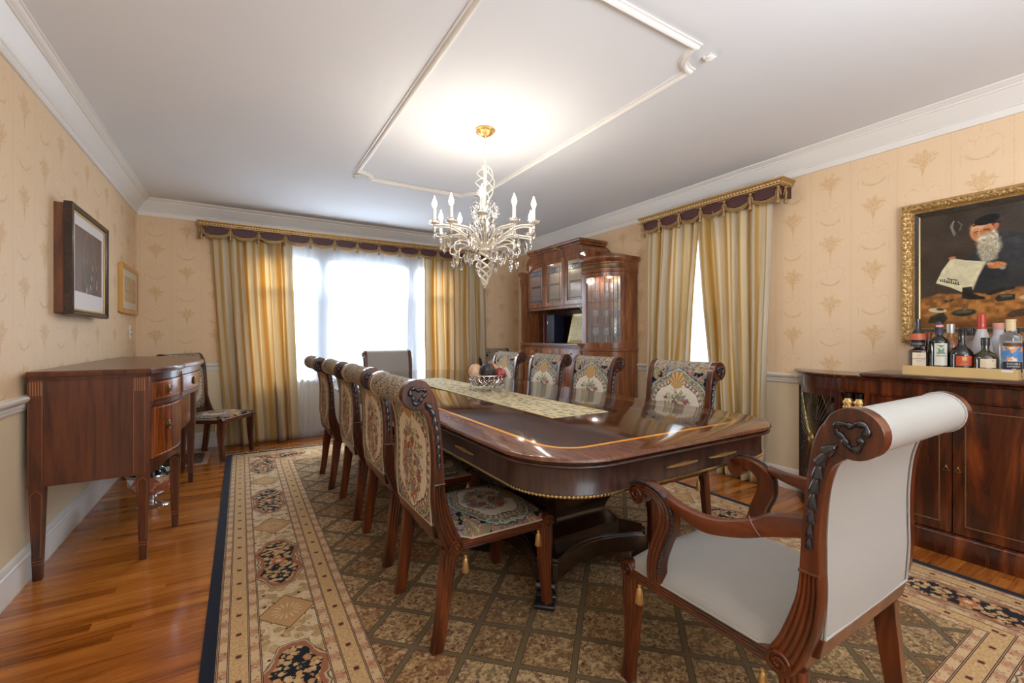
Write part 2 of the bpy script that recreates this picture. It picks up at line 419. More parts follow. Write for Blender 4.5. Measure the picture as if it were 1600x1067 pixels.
_nt = SHEER.node_tree; _tr = _nt.nodes.new('ShaderNodeBsdfTransparent'); _m2 = _nt.nodes.new('ShaderNodeMixShader'); _m2.inputs[0].default_value = 0.42
_nt.links.new(_mx.outputs[0], _m2.inputs[1]); _nt.links.new(_tr.outputs[0], _m2.inputs[2]); _nt.links.new(_m2.outputs[0], _nt.nodes['Material Output'].inputs[0])
PLUM = mat('plum painted cornice board', color=sr(74, 38, 40), rough=0.5)
CGOLD = mat('antique gold carving', lambda g: dict(color=g.mix(g.noise(g.obj(), 60.0, 2), sr(136, 104, 66), sr(196, 162, 108)), rough=0.4, metal=0.45))

# ---- table top: crotch veneer, cross banding, satinwood inlay line (flat marquetry)
TX0, TX1, TY0, TY1, TR = 0.735, 2.08, 1.0, 4.80, 0.27
def ttop(g):
    x, y, z = g.split(g.pos())
    def sd(ins):
        r = max(TR - ins, 0.02); cx, cy = (TX0 + TX1) / 2, (TY0 + TY1) / 2; hx, hy = (TX1 - TX0) / 2 - ins - r, (TY1 - TY0) / 2 - ins - r
        qx = g.ab(x - cx) - hx; qy = g.ab(y - cy) - hy
        return g.len2(g.mx(qx, 0.0), g.mx(qy, 0.0)) + g.mn(g.mx(qx, qy), 0.0) - r
    s = sd(0.142)
    n1 = g.noise(g.vec(x * 3.0, y * 1.2, 0.0), 3.0, 5, 0.6, 1.6); n2 = g.noise(g.vec(x * 70.0, y * 8.0, 0.0), 1.0, 3)
    field = g.ramp(n1 * 0.7 + n2 * 0.3, [(0.35, sr(32, 15, 8)), (0.5, sr(58, 29, 16)), (0.7, sr(86, 47, 26))])
    band = g.ramp(n1 * 0.4 + n2 * 0.6, [(0.35, sr(74, 38, 22)), (0.5, sr(102, 58, 35)), (0.7, sr(126, 76, 48))])
    gold = g.mix(n2, sr(206, 128, 36), sr(232, 160, 62))
    c = g.mix(g.sm(s, -0.001, 0.001), field, band)
    c = g.mix(g.sm(g.ab(s), 0.0095, 0.0082), c, gold)
    c = g.mix(g.sm(g.ab(g.ab(s) - 0.0098), 0.0012, 0.0005), c, sr(60, 28, 12))
    return dict(color=c, rough=0.10, coat=0.25, coatr=0.03, spec=0.5)
TTOP = mat('polished marquetry table top', ttop)
def runnerf(g):
    x, y, z = g.split(g.pos()); P = g.vec(x, y, 0.0)
    d, vc = g.vor(g.vec((x + y * .3) * 40.0, (y - x * .3) * 22.0, 0.0), 1.0, 'F1', 0.6); par = g.split(vc)[0]
    n = g.noise(P, 300.0, 2)
    leafc = g.ramp(par, [(0.0, sr(120, 122, 126)), (0.5, sr(150, 136, 96)), (1.0, sr(108, 110, 96))])
    c = g.mix(g.sm(d + (n - 0.5) * 0.3, 0.50, 0.38), sr(206, 190, 150), leafc)
    e = g.mn(g.ab(x - 1.209), g.ab(x - 1.552)); c = g.mix(g.sm(e, 0.012, 0.010), c, sr(196, 176, 128))
    return dict(color=g.mulc(0.4, c, g.mix(n, (0.7, 0.7, 0.7), (1.0, 1.0, 1.0))), rough=0.85)
RUNNER = mat('brocade table runner', runnerf)
# ---- the carpet: navy edge, guard stripes, medallion border, lattice field (flat woven pattern)
RX0, RX1, RY0, RY1 = -0.12, 2.905, 0.0, 5.0
def rugf(g):
    x, y, z = g.split(g.pos())
    ex = g.mn(x - RX0, RX1 - x); ey = g.mn(y - RY0, RY1 - y); e = g.mn(ex, ey)
    side = g.m('LESS_THAN', ex, ey); al = side * y + (1.0 - side) * (x + 0.32)
    P = g.vec(x, y, 0.0)
    n30 = g.noise(P, 34.0, 3, 0.6); n90 = g.noise(P, 110.0, 3, 0.65); nf = g.noise(P, 520.0, 2, 0.6); nl = g.noise(P, 2.2, 2)
    dv, cv = g.vor(g.vec(x + n30 * 0.03, y + n90 * 0.02, 0.0), 24.0); v1, v2, v3 = g.split(cv)
    dw, cw = g.vor(P, 60.0); w1, w2, w3 = g.split(cw)
    # cream ground with tan leaves
    leaf = g.sm(g.ab(n30 - 0.5), 0.07, 0.045)
    cream = g.mix(g.sm(dv, 0.42, 0.36), g.mix(n90, sr(206, 178, 138), sr(226, 202, 164)), g.mix(v1, sr(178, 140, 92), sr(200, 166, 118)))
    cream = g.mix(g.sm(g.ab(dv - 0.42), 0.06, 0.02) * 0.7, cream, sr(136, 104, 66))
    cream = g.mix(leaf * 0.28, cream, sr(150, 126, 80))
    cream = g.mix(g.sm(w1, 0.93, 0.94) * g.sm(dw, 0.5, 0.4), cream, sr(96, 34, 32))
    busy = g.mix(g.sm(g.sin(al * 62.0) + (n90 - 0.5) * 6.0, -0.1, 0.9), sr(206, 174, 132), sr(182, 132, 98))
    busy = g.mix(g.sm(dw, 0.3, 0.22) * 0.6, busy, sr(110, 60, 44))
    plain = g.mix(g.sm(n90, .4, .6), sr(186, 146, 96), sr(208, 172, 122))
    dash = g.sm(g.ab(g.fr(al / 0.135) - 0.5), 0.09, 0.05) 
    def stripe(a, b): return g.m('GREATER_THAN', e, a) * g.m('LESS_THAN', e, b)
    def dot(c): return dash * g.sm(g.ab(e - c), 0.012, 0.006)
    # medallion band
    m = (g.fr((al - 2.505) / 0.96 + 0.5) - 0.5) * 0.96; p = e - 0.28; am = g.ab(m); ap = g.ab(p)
    wob = g.sin(am * 92.0) * 0.004 + g.sin(ap * 110.0) * 0.003
    sd = g.mn(g.len2(am - 0.105, p) - 0.083, g.len2(am, p) - 0.07, g.len2(am - 0.195, p) - 0.045) + wob
    dark = g.sm(dv, 0.40, 0.44)
    din, cin = g.vor(g.vec(x + n90 * 0.03, y, 2.0), 42.0); i1, i2, i3 = g.split(cin)
    dins = g.mix(g.sm(din + (n90 - 0.5) * 0.7, 0.56, 0.47), sr(16, 18, 28), g.mix(i1, sr(206, 176, 128), sr(184, 132, 80)))
    rosette = g.len2(m, p) + g.cos(g.at2(m, p) * 8.0) * 0.004
    dins = g.mix(g.sm(rosette, 0.034, 0.031), dins, sr(178, 104, 62)); dins = g.mix(g.sm(rosette, 0.015, 0.012), dins, sr(214, 190, 150))
    band = cream
    band = g.mix(g.sm(sd, 0.026, 0.024), band, sr(96, 84, 74)); band = g.mix(g.sm(sd, 0.022, 0.020), band, sr(196, 168, 130))
    band = g.mix(g.sm(sd, 0.017, 0.015), band, g.mix(n90, sr(132, 78, 52), sr(172, 112, 78))); band = g.mix(g.sm(sd, 0.0, -0.002), band, dins)
    m2 = (g.fr((al - 2.03) / 0.96 + 0.5) - 0.5) * 0.96; am2 = g.ab(m2)
    star = g.mn(g.mx(am2 - 0.062, ap - 0.058), am2 * 0.65 + ap * 0.75 - 0.078)
    an = g.at2(m2, p)
    sfill = g.mix(g.sm(g.sin(an * 14.0), 0.4, 0.9) * g.sm(g.len2(m2, p), 0.02, 0.03) * g.sm(g.len2(m2, p), 0.06, 0.05), g.mix(n90, sr(176, 132, 82), sr(196, 152, 100)), sr(206, 190, 150))
    band = g.mix(g.sm(star, 0.006, 0.005), band, sr(126, 92, 58)); band = g.mix(g.sm(star, 0.0, -0.001), band, sfill)
    # lattice field
    A = (x + y - 2.08) / 0.2685; B = (x - y + 0.746) / 0.2705
    fa = g.ab(g.fr(A + 0.5) - 0.5); fb = g.ab(g.fr(B + 0.5) - 0.5); lat = g.mn(fa, fb)
    tid = g.vec(g.fl(A), g.fl(B), 0.0); t1 = g.white(tid); t2 = g.white(g.vec(g.fl(B), g.fl(A), 5.0))
    tcol = g.ramp(t1, [(0.0, sr(160, 120, 74)), (0.3, sr(190, 156, 110)), (0.55, sr(140, 98, 54)), (0.8, sr(196, 166, 122)), (1.0, sr(156, 124, 82))])
    tv = g.vec(x + t1 * 9.0 + n90 * 0.03, y + t2 * 7.0 + n30 * 0.02, 0.0)
    q = g.noise(tv, 46.0, 3, 0.6, 1.2); q2 = g.noise(tv, 30.0, 2, 0.5, 2.0)
    motif = g.ramp(t2, [(0.0, sr(92, 80, 50)), (0.35, sr(112, 58, 36)), (0.6, sr(80, 78, 66)), (0.8, sr(120, 92, 50)), (1.0, sr(60, 46, 42))])
    f = g.mix(g.sm(q, 0.515, 0.55) * 0.8, tcol, motif)
    f = g.mix(g.sm(g.ab(q2 - 0.5), 0.035, 0.012) * 0.6, f, sr(112, 88, 52))
    f = g.mix(g.sm(q, 0.42, 0.37) * 0.6, f, sr(206, 180, 138)); f = g.mix(g.sm(g.ab(q - 0.515), 0.012, 0.004) * 0.6, f, sr(52, 40, 30))
    f = g.mix(g.sm(w2, 0.9, 0.92) * g.sm(dw, 0.45, 0.3) * 0.8, f, sr(72, 26, 26))
    f = g.mix(g.sm(lat, 0.066, 0.062), f, sr(66, 50, 34)); f = g.mix(g.sm(lat, 0.052, 0.048), f, g.mix(n90, sr(98, 80, 54), sr(120, 102, 72)))
    # assembly by distance from the edge
    c = g.mix(n90, sr(10, 16, 32), sr(20, 28, 48))
    c = g.mix(g.sm(e, 0.044, 0.046), c, busy)
    c = g.mix(stripe(0.081, 0.144), c, plain); c = g.mix(dot(0.112), c, sr(92, 40, 36))
    c = g.mix(stripe(0.144, 0.179), c, busy)
    c = g.mix(stripe(0.179, 0.381), c, band)
    c = g.mix(stripe(0.381, 0.422), c, busy)
    c = g.mix(stripe(0.422, 0.484), c, plain); c = g.mix(dot(0.453), c, sr(92, 40, 36))
    c = g.mix(stripe(0.484, 0.521), c, busy)
    c = g.mix(g.sm(e, 0.5205, 0.5215), c, f)
    ln = None
    for L in (0.050, 0.081, 0.144, 0.179, 0.381, 0.422, 0.484, 0.521):
        q_ = g.ab(e - L); ln = q_ if ln is None else g.mn(ln, q_)
    c = g.mix(g.sm(ln, 0.0042, 0.0028), c, sr(66, 34, 32)); c = g.mix(g.sm(ln, 0.0013, 0.0006), c, sr(190, 160, 120))
    c = g.mulc(0.5, c, g.mix(nf * 0.6 + nl * 0.4, (0.62, 0.62, 0.62), (1.15, 1.15, 1.15)))
    return dict(color=c, rough=0.95, spec=0.1, sheen=0.1, normal=g.bump(nf, 0.4, 0.002))
RUG = mat('woven carpet pattern', rugf)

# ------------------------------------------------------------------ room shell
LX, RXW, BY, FY, CH = -0.86, 3.50, 5.515, -1.75, 2.47
def struct(o, label=None): o['kind'] = 'structure'; return o
fl = struct(MB().box(LX - .15, RXW + .15, FY - .15, BY + .15, -0.12, -0.008).build('floor', OAK, smooth=False))
struct(MB().box(LX - .15, RXW + .15, FY - .15, BY + .15, CH, CH + 0.1).build('ceiling', CEILP, smooth=False))

# oak strips, one object each where they show, running across the room
PLK = {}
def plank_mesh(ti):
    if ti not in PLK:
        m = MB(); m.box(0, 1, 0.0004, 0.0566, -0.008, 0.0)
        o = m.build('plank', OAK, smooth=False); me = o.data; bpy.data.objects.remove(o)
        a = me.attributes.new('tint', 'FLOAT', 'POINT'); a.data.foreach_set('value', [ti / 7.0] * len(me.vertices)); PLK[ti] = me
    return PLK[ti]
def strips():
    rest = MB(); rt = []; cnt = 0; r = random.Random(3)
    row = 0; y = FY
    cand = []
    while y < BY:
        x = LX - r.random() * 0.7
        while x < RXW:
            L = r.uniform(0.45, 1.25); a, b = max(x, LX), min(x + L, RXW); ti = r.randrange(8)
            if b - a > 0.02:
                if not (a > RX0 + 0.15 and b < RX1 - 0.15 and RY0 + 0.1 < y < RY1 - 0.15): cand.append((a, b, y, ti))
            x += L
        y += 0.057
    def score(c):
        a, b, yy, ti = c; xm = (a + b) / 2
        if yy < 0.9 or (xm > 2.7 and yy < 0.75): return 99
        if xm > RX1 - 0.1 and yy < 5: return 3 + (0 if yy > 1 else 3)
        return 1 + yy * 0.3
    cand.sort(key=score)
    for i, (a, b, yy, ti) in enumerate(cand):
        if i < 296:
            o = bpy.data.objects.new('plank', plank_mesh(ti)); COL.objects.link(o); o.parent = fl
            o.location = (a + 0.0003, yy, 0); o.scale = (b - a - 0.0006, 1, 1)
        else:
            rest.box(a + 0.0003, b - 0.0003, yy + 0.0004, yy + 0.0566, -0.008, 0.0); rt += [ti / 7.0] * 8
    o = rest.build('planks', OAK, fl, smooth=False); o['kind'] = 'stuff'
    at = o.data.attributes.new('tint', 'FLOAT', 'POINT'); at.data.foreach_set('value', rt)
strips()

def wall(name, axis, pos, t, a0, a1, holes, m):
    """wall slab on plane axis=pos, t thickness (signed), a0..a1 along; holes (h0,h1,z0,z1)"""
    q = MB()
    def bx(u0, u1, z0, z1):
        if axis == 'x': q.box(pos, pos + t, u0, u1, z0, z1)
        else: q.box(u0, u1, pos, pos + t, z0, z1)
    cur = a0
    for h0, h1, z0, z1 in sorted(holes):
        bx(cur, h0, 0, CH); bx(h0, h1, 0, z0); bx(h0, h1, z1, CH); cur = h1
    bx(cur, a1, 0, CH)
    return struct(q.build(name, m, smooth=False))
WB = (0.10, 2.42, 0.66, 2.12); WR = (1.98, 2.82, 0.66, 2.14)
wall('wall_left', 'x', LX, -0.15, FY, BY, [], PAPER_Y)
wall('wall_right', 'x', RXW, 0.15, FY, BY, [WR], PAPER_Y)
wall('wall_back', 'y', BY, 0.15, LX - .15, RXW + .15, [WB], PAPER_X)
wall('wall_front', 'y', FY, -0.15, LX - .15, RXW + .15, [(-0.1, 2.7, 0.9, 2.14)], PAPER_X)  # its window opening is made up for the fill light

def run(name, prof, p0, p1, n, m0=1, m1=1, m=WHITEP):
    """moulding: prof (depth, z) swept from p0 to p1 on a wall whose inward normal is n, mitred at the ends"""
    p0 = Vector((*p0, 0)); p1 = Vector((*p1, 0)); t = (p1 - p0).normalized(); n = Vector((*n, 0))
    A = [tuple(p0 + n * d + t * (d * m0) + Vector((0, 0, z))) for d, z in prof]
    B = [tuple(p1 + n * d - t * (d * m1) + Vector((0, 0, z))) for d, z in prof]
    return struct(MB().loft([A, B]).build(name, m, angle=25))
crown = [(0, 2.313), (.012, 2.313), (.014, 2.335), (.011, 2.352), (.017, 2.356), (.017, 2.362), (.026, 2.372), (.042, 2.392), (.058, 2.412), (.070, 2.430), (.076, 2.437), (.084, 2.437), (.084, 2.445), (.092, 2.449), (.101, 2.456), (.108, 2.462), (.114, 2.463), (.116, 2.47), (0, 2.47)]
crail = [(0, .792), (.010, .792), (.013, .800), (.011, .808), (.018, .812), (.018, .826), (.026, .832), (.034, .842), (.036, .852), (.030, .860), (0, .862)]
base = [(0, 0), (.020, 0), (.020, .100), (.017, .108), (.017, .118), (.012, .124), (.011, .140), (.006, .150), (0, .154)]
walls = [((LX, FY), (LX, BY), (1, 0)), ((LX, BY), (RXW, BY), (0, -1)), ((RXW, BY), (RXW, FY), (-1, 0)), ((RXW, FY), (LX, FY), (0, 1))]
for i, (a, b, n) in enumerate(walls): run(f'trim_{i+1}', crown, a, b, n)
for i, (a, b, n, nm) in enumerate([((LX, FY), (LX, BY), (1, 0), 'left'), ((LX, BY), (RXW, BY), (0, -1), 'back'), ((RXW, BY), (RXW, FY), (-1, 0), 'right'), ((RXW, FY), (LX, FY), (0, 1), 'front')]):
    run('baseboard_' + nm, base, a, b, n)
run('trim_5', crail, (LX, FY), (LX, BY), (1, 0), 0, 1)
run('trim_6', crail, (LX, BY), (WB[0], BY), (0, -1), 1, 0); run('trim_7', crail, (WB[1], BY), (RXW, BY), (0, -1), 0, 1)
run('trim_8', crail, (RXW, BY), (RXW, WR[1]), (-1, 0), 1, 0); run('trim_9', crail, (RXW, WR[0]), (RXW, FY), (-1, 0), 0, 0)

# raised moulding on the ceiling: a rectangle with scooped corners
def ceiling_frame():
    x0, x1, y0, y1, r = 0.795, 1.915, 1.285, 3.80, 0.135; path = []
    def arc(cx, cy, a0, a1, k=10):
        return [(cx + r * math.cos(a0 + (a1 - a0) * i / k), cy + r * math.sin(a0 + (a1 - a0) * i / k)) for i in range(k + 1)]
    path += arc(x0, y0, PI / 2, 0) + arc(x1, y0, PI, PI / 2) + arc(x1, y1, -PI / 2, -PI) + arc(x0, y1, 0, -PI / 2)
    prof = [(-.021, 0), (-.021, -.006), (-.013, -.009), (-.008, -.020), (0.0, -.024), (.008, -.019), (.012, -.010), (.021, -.008), (.021, 0)]
    n = len(path); rings = []
    for i in range(n):
        a = Vector(path[i - 1]); b = Vector(path[i]); c = Vector(path[(i + 1) % n])
        d1 = (b - a).normalized() if (b - a).length > 1e-6 else (c - b).normalized(); d2 = (c - b).normalized()
        n1 = Vector((-d1.y, d1.x)); n2 = Vector((-d2.y, d2.x)); nn = n1 + n2
        if nn.length < 0.3: nn = n1
        nn.normalize(); s = 1 / max(0.5, nn.dot(n1))
        rings.append([(b.x + nn.x * d * s, b.y + nn.y * d * s, CH + z) for d, z in prof])
    q = MB(); k = len(prof); vs = [p for rr in rings for p in rr]; fs = []
    for i in range(n):
        for j in range(k): fs.append((i*k+j, i*k+(j+1) % k, ((i+1) % n)*k+(j+1) % k, ((i+1) % n)*k+j))
    q.add(vs, fs); o = struct(q.build('trim_10', WHITEP, angle=30))
    for cx, cy, sx, sy in ((x0, y0, 1, 1), (x1, y0, -1, 1), (x1, y1, -1, -1), (x0, y1, 1, -1)):
        b = MB()
        for j in range(5):
            a = math.atan2(-sy, -sx) + (j - 2) * 0.42
            L = 0.055 - 0.008 * abs(j - 2)
            pts = [(cx + sx * 0.03 + math.cos(a) * L * t, cy + sy * 0.03 + math.sin(a) * L * t, CH - 0.005 - 0.006 * math.sin(PI * t)) for t in (0, .25, .5, .75, 1)]
            b.tube(pts, [.003, .008, .009, .006, .001], 6)
        b.ball((cx + sx * .03, cy + sy * .03, CH - .006), .010, 8, 6)
        b.build('rosette', WHITEP, o)
ceiling_frame()

WPANE = mat('window pane glass', color=(.9, .95, 1), rough=.02, alpha=.06, spec=.6)
# windows (frames, sashes, panes) in their openings
def window(name, axis, pos, d, lights, z0, z1, rail):
    """lights: list of (a0,a1) sash openings"""
    q = MB(); a0 = lights[0][0]; a1 = lights[-1][1]
    def bx(m, u0, u1, p0, p1, c0, c1):
        if axis == 'x': m.box(pos + d * p0, pos + d * p1, u0, u1, c0, c1)
        else: m.box(u0, u1, pos + d * p0, pos + d * p1, c0, c1)
    bx(q, a0 - .05, a1 + .05, .02, .12, z0, z0 + .04); bx(q, a0 - .05, a1 + .05, .02, .12, z1 - .04, z1)
    prev = None
    for u0, u1 in lights:
        bx(q, (prev if prev is not None else u0 - .05), u0, .02, .12, z0, z1); prev = u1
    bx(q, prev, prev + .05, .02, .12, z0, z1)
    bx(q, a0 - .08, a1 + .08, -.03, .05, z0 - .03, z0)
    o = struct(q.build(name, WINGREY, smooth=False, bevel=.003))
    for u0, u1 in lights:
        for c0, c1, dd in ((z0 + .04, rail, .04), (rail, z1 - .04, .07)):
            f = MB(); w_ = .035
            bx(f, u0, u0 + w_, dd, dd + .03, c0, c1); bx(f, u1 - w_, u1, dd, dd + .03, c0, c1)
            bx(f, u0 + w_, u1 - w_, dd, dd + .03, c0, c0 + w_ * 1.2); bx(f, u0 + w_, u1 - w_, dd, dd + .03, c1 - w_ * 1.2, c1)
            sa = f.build('sash', WINGREY, o, smooth=False)
            f = MB(); bx(f, u0 + w_, u1 - w_, dd + .012, dd + .016, c0 + w_ * 1.2, c1 - w_ * 1.2); f.build('pane', WPANE, sa, smooth=False)
    return o
window('window_1', 'y', BY, 1, [(0.15, 0.74), (0.90, 1.76), (1.92, 2.37)], 0.66, 2.12, 1.70)
window('window_2', 'x', RXW, 1, [(2.03, 2.77)], 0.66, 2.14, 1.42)
window('fill_window', 'y', FY, -1, [(-0.05, 0.83), (0.93, 1.75), (1.85, 2.65)], 0.9, 2.14, 1.5)  # unseen window, made up to go with the fill behind the camera
# light switch plate
t = empty('light_switch', (LX, 5.206, 1.176), 0, 'small white toggle switch plate by the left back corner', 'light switch')
MB().box(0, .006, -.038, .038, -.062, .062).build('switch_plate', WHITEP, t, bevel=.002)
MB().box(.006, .016, -.006, .006, -.012, .014).build('toggle', WHITEP, t, bevel=.001)
MB().box(.006, .010, .016, .026, -.028, .028).build('slider', AGED, t, bevel=.001)

# ------------------------------------------------------------------ carpet
q = MB(); q.box(RX0, RX1, RY0, RY1, 0.0003, 0.009)
rug = q.build('area_rug', RUG, smooth=False, bevel=.003)
tag(rug, 'large patterned carpet with navy edge and medallion border under the dining table', 'rug')
fr = MB(); r = random.Random(5)
x = RX0
while x < RX1:
    fr.tube([(x, RY1, .005), (x + r.uniform(-.006, .006), RY1 + r.uniform(.015, .03), .0035), (x + r.uniform(-.01, .01), RY1 + r.uniform(.03, .05), .003)], [.003, .003, .0015], 4); x += .009
o = fr.build('fringe', mat('cream fringe', color=sr(214, 204, 184), rough=.95), rug); o['kind'] = 'stuff'
mt = MB(); mt.box(-.78, -.26, 4.78, 5.28, .0003, .007)
mato = mt.build('floor_mat', mat('mat', lambda g: dict(color=g.mix(g.sm(g.mx(g.ab(g.split(g.pos())[0] + .52) / .26, g.ab(g.split(g.pos())[1] - 5.03) / .25), .84, .86), g.mix(g.sm(g.noise(g.pos(), 40.0, 3), .45, .55), sr(60, 40, 34), sr(120, 96, 78)), sr(190, 150, 126)), rough=.95)), smooth=False)
tag(mato, 'small dark mat with pink border on the floor behind the left sideboard', 'mat')
# ------------------------------------------------------------------ dining table
def offset_rr(ins, z, k=10): return [(x, y, z) for x, y in rrect(TX0 + ins, TX1 - ins, TY0 + ins, TY1 - ins, TR - ins, k)]
def dining_table():
    t = empty('dining_table', ((TX0 + TX1) / 2, (TY0 + TY1) / 2, 0), 0, 'long dark polished dining table with rounded corners and satinwood inlay line', 'table')
    ox, oy = t.location.x, t.location.y
    def B(m, name, mt, **kw):
        o = m.build(name, mt, t, **kw); o.matrix_parent_inverse = Matrix.Translation((-ox, -oy, 0)); return o
    m = MB(); prof = [(.030, .724), (.014, .725), (.006, .728), (.004, .732), (.007, .737), (.013, .739), (.013, .742), (.005, .744), (.0, .749), (.003, .756), (.010, .760)]
    m.loft([offset_rr(i, z) for i, z in prof[:-3]]); B(m, 'edge_moulding', APRON, angle=50)
    m = MB(); m.loft([offset_rr(i, z) for i, z in prof[-4:]]); B(m, 'tabletop', TTOP, angle=50)
    m = MB()
    def ring(i, z): return offset_rr(i, z)
    out = [ring(.038, .725), ring(.038, .640), ring(.036, .638), ring(.036, .632), ring(.06, .632), ring(.06, .725)]
    m.loft(out, caps=False); B(m, 'apron', APRON, angle=50)
    m = MB(); pts = offset_rr(.034, .633, 14); m.tube(pts, .0042, 6, closed=True)
    L = 0; P = [Vector(p) for p in pts]
    for i in range(len(P)):
        a, b = P[i], P[(i + 1) % len(P)]; d = (b - a).length; n = max(1, int(d / .0105))
        for j in range(n):
            c = a.lerp(b, j / n); m.ball(tuple(c + Vector((0, 0, -.001))), .0058, 5, 4)
    B(m, 'bead_trim', BRASS)
    # gilt palmette sprays on the apron
    def spray(cx, cy, ux, uy, nx, ny, name='gilt_mount', hl=.088):
        m = MB(); h = hl
        def Q(s, z, o): return (cx + ux * s + nx * o, cy + uy * s + ny * o, .676 + z * .8)
        m.tube([Q(-h, 0, .003), Q(h, 0, .003)], .0022, 6)
        for i in range(17):
            s = -h + .008 + i * .0098; l = .010 * (1 - abs(i - 8) / 12)
            for sg in (1, -1):
                m.tube([Q(s, 0, .003), Q(s + l * .6, sg * l * .8, .007), Q(s + l * 1.2, sg * l * 1.15, .003)], [.0012, .0021, .0008], 5)
        return B(m, name, GILT)
    for cx in (1.35, 1.592): spray(cx, TY0 + .036, 1, 0, 0, -1)
    for cx in (1.22, 1.46): spray(cx, TY1 - .036, 1, 0, 0, 1)
    for cy in (1.62, 2.0, 2.5, 2.9, 3.3, 3.8, 4.2):
        spray(TX0 + .036, cy, 0, 1, -1, 0); spray(TX1 - .036, cy, 0, 1, 1, 0)
    # two pedestals
    for cy in (1.80, 4.0):
        cx = 1.385
        m = MB()
        def plat(h, c, dip, z):
            """concave-sided square platform with clipped corners"""
            out = []
            for k in range(4):
                a = k * PI / 2; ca, sa = math.cos(a), math.sin(a)
                pts = [(h, -h + c)] + [(h - dip * math.sin(PI * i / 8), (-h + c) + (2 * h - 2 * c) * i / 8) for i in range(1, 8)] + [(h, h - c)]
                out += [(cx + x * ca - y * sa, cy + x * sa + y * ca, z) for x, y in pts]
            return out
        m.loft([plat(.335, .07, .085, .11), plat(.335, .07, .085, .185), plat(.325, .07, .085, .19), plat(.325, .07, .085, .2)]); B(m, 'pedestal_base', PED, angle=50, bevel=.003)
        m = MB()
        def sq(h, z, c=.03): return [(cx + x, cy + y, z) for x, y in ((h, -h + c), (h, h - c), (h - c, h), (-h + c, h), (-h, h - c), (-h, -h + c), (-h + c, -h), (h - c, -h))]
        m.loft([sq(.225, .2), sq(.225, .235), sq(.21, .25), sq(.185, .275), sq(.178, .30), sq(.185, .32), sq(.215, .38), sq(.225, .42), sq(.222, .52), sq(.205, .60), sq(.24, .62), sq(.24, .716)])
        B(m, 'pedestal', PED, angle=30)
        for sx in (1, -1):
            for sy in (1, -1):
                m = MB(); fx, fy = cx + sx * .285, cy + sy * .285
                d = Vector((sx, sy, 0)).normalized(); nn = Vector((-d.y, d.x, 0)) * .042
                prof = [(-.03, .11), (.035, .11), (.045, .098), (.042, .085), (.025, .075), (.012, .06), (.014, .045), (.03, .035), (.055, .038), (.066, .030), (.068, .018), (.055, .009), (-.03, .009), (-.045, .03), (-.045, .08)]
                A = [tuple(Vector((fx, fy, 0)) + d * a + nn + Vector((0, 0, z))) for a, z in prof]; C = [tuple(Vector((fx, fy, 0)) + d * a - nn + Vector((0, 0, z))) for a, z in prof]
                m.loft([A, C]); B(m, 'scroll_foot', EBONY, angle=30, bevel=.003)
    m = MB(); m.box(1.25, 1.52, 2.2, 3.6, .20, .26); B(m, 'stretcher', PED, bevel=.004)
    return t
dining_table()
q = MB(); q.box(1.209, 1.552, 1.62, 3.77, .7603, .7628)
tag(q.build('table_runner', RUNNER, smooth=False), 'cream brocade runner with small leaf pattern along the table centre', 'table runner')

# ------------------------------------------------------------------ chairs
def plate(m, pairs, y0, y1, ribs=0, amp=.003, k=5, sub=6, close=True):
    """solid following (front, rear) edge pairs in the x-z plane, from y0 (inner) to y1 (outer, reeded)"""
    F = catmull([p[0] for p in pairs], k); R = catmull([p[1] for p in pairs], k); nr = max(1, ribs) * (sub if ribs else 1)
    sg = 1 if y1 > y0 else -1; rings = []
    for (fx, fz), (rx, rz) in zip(F, R):
        ring = []
        for j in range(nr + 1):
            t = j / nr; a = amp * abs(math.sin(PI * ribs * t)) if ribs else 0
            ring.append((fx + (rx - fx) * t, y1 + sg * (a - (amp if ribs else 0)), fz + (rz - fz) * t))
        for t in (1, 0): ring.append((fx + (rx - fx) * t, y0, fz + (rz - fz) * t))
        rings.append(ring)
    m.loft(rings)
def spiral(m, cx, cz, y, r, turns=1.6, tr=.004, a0=0, dirn=1, n=26):
    pts = []
    for i in range(n + 1):
        t = i / n; a = a0 + dirn * turns * 2 * PI * t; rr = r * (1 - t) + .004 * t
        pts.append((cx + rr * math.cos(a), y, cz + rr * math.sin(a)))
    m.tube(pts, [tr] * n + [tr * .6], 6)
SF = [(-.143, .983), (-.112, .968), (-.082, .935), (-.066, .885), (-.055, .81), (-.045, .70), (-.040, .604)]
SR = [(-.150, .90), (-.137, .882), (-.120, .868), (-.103, .848), (-.089, .79), (-.081, .70), (-.081, .604)]
SF2 = [(-.040, .606), (-.033, .55), (-.015, .49), (.006, .435), (.030, .388), (.034, .352)]
SR2 = [(-.081, .606), (-.082, .545), (-.073, .475), (-.055, .415), (-.032, .362), (-.012, .342)]
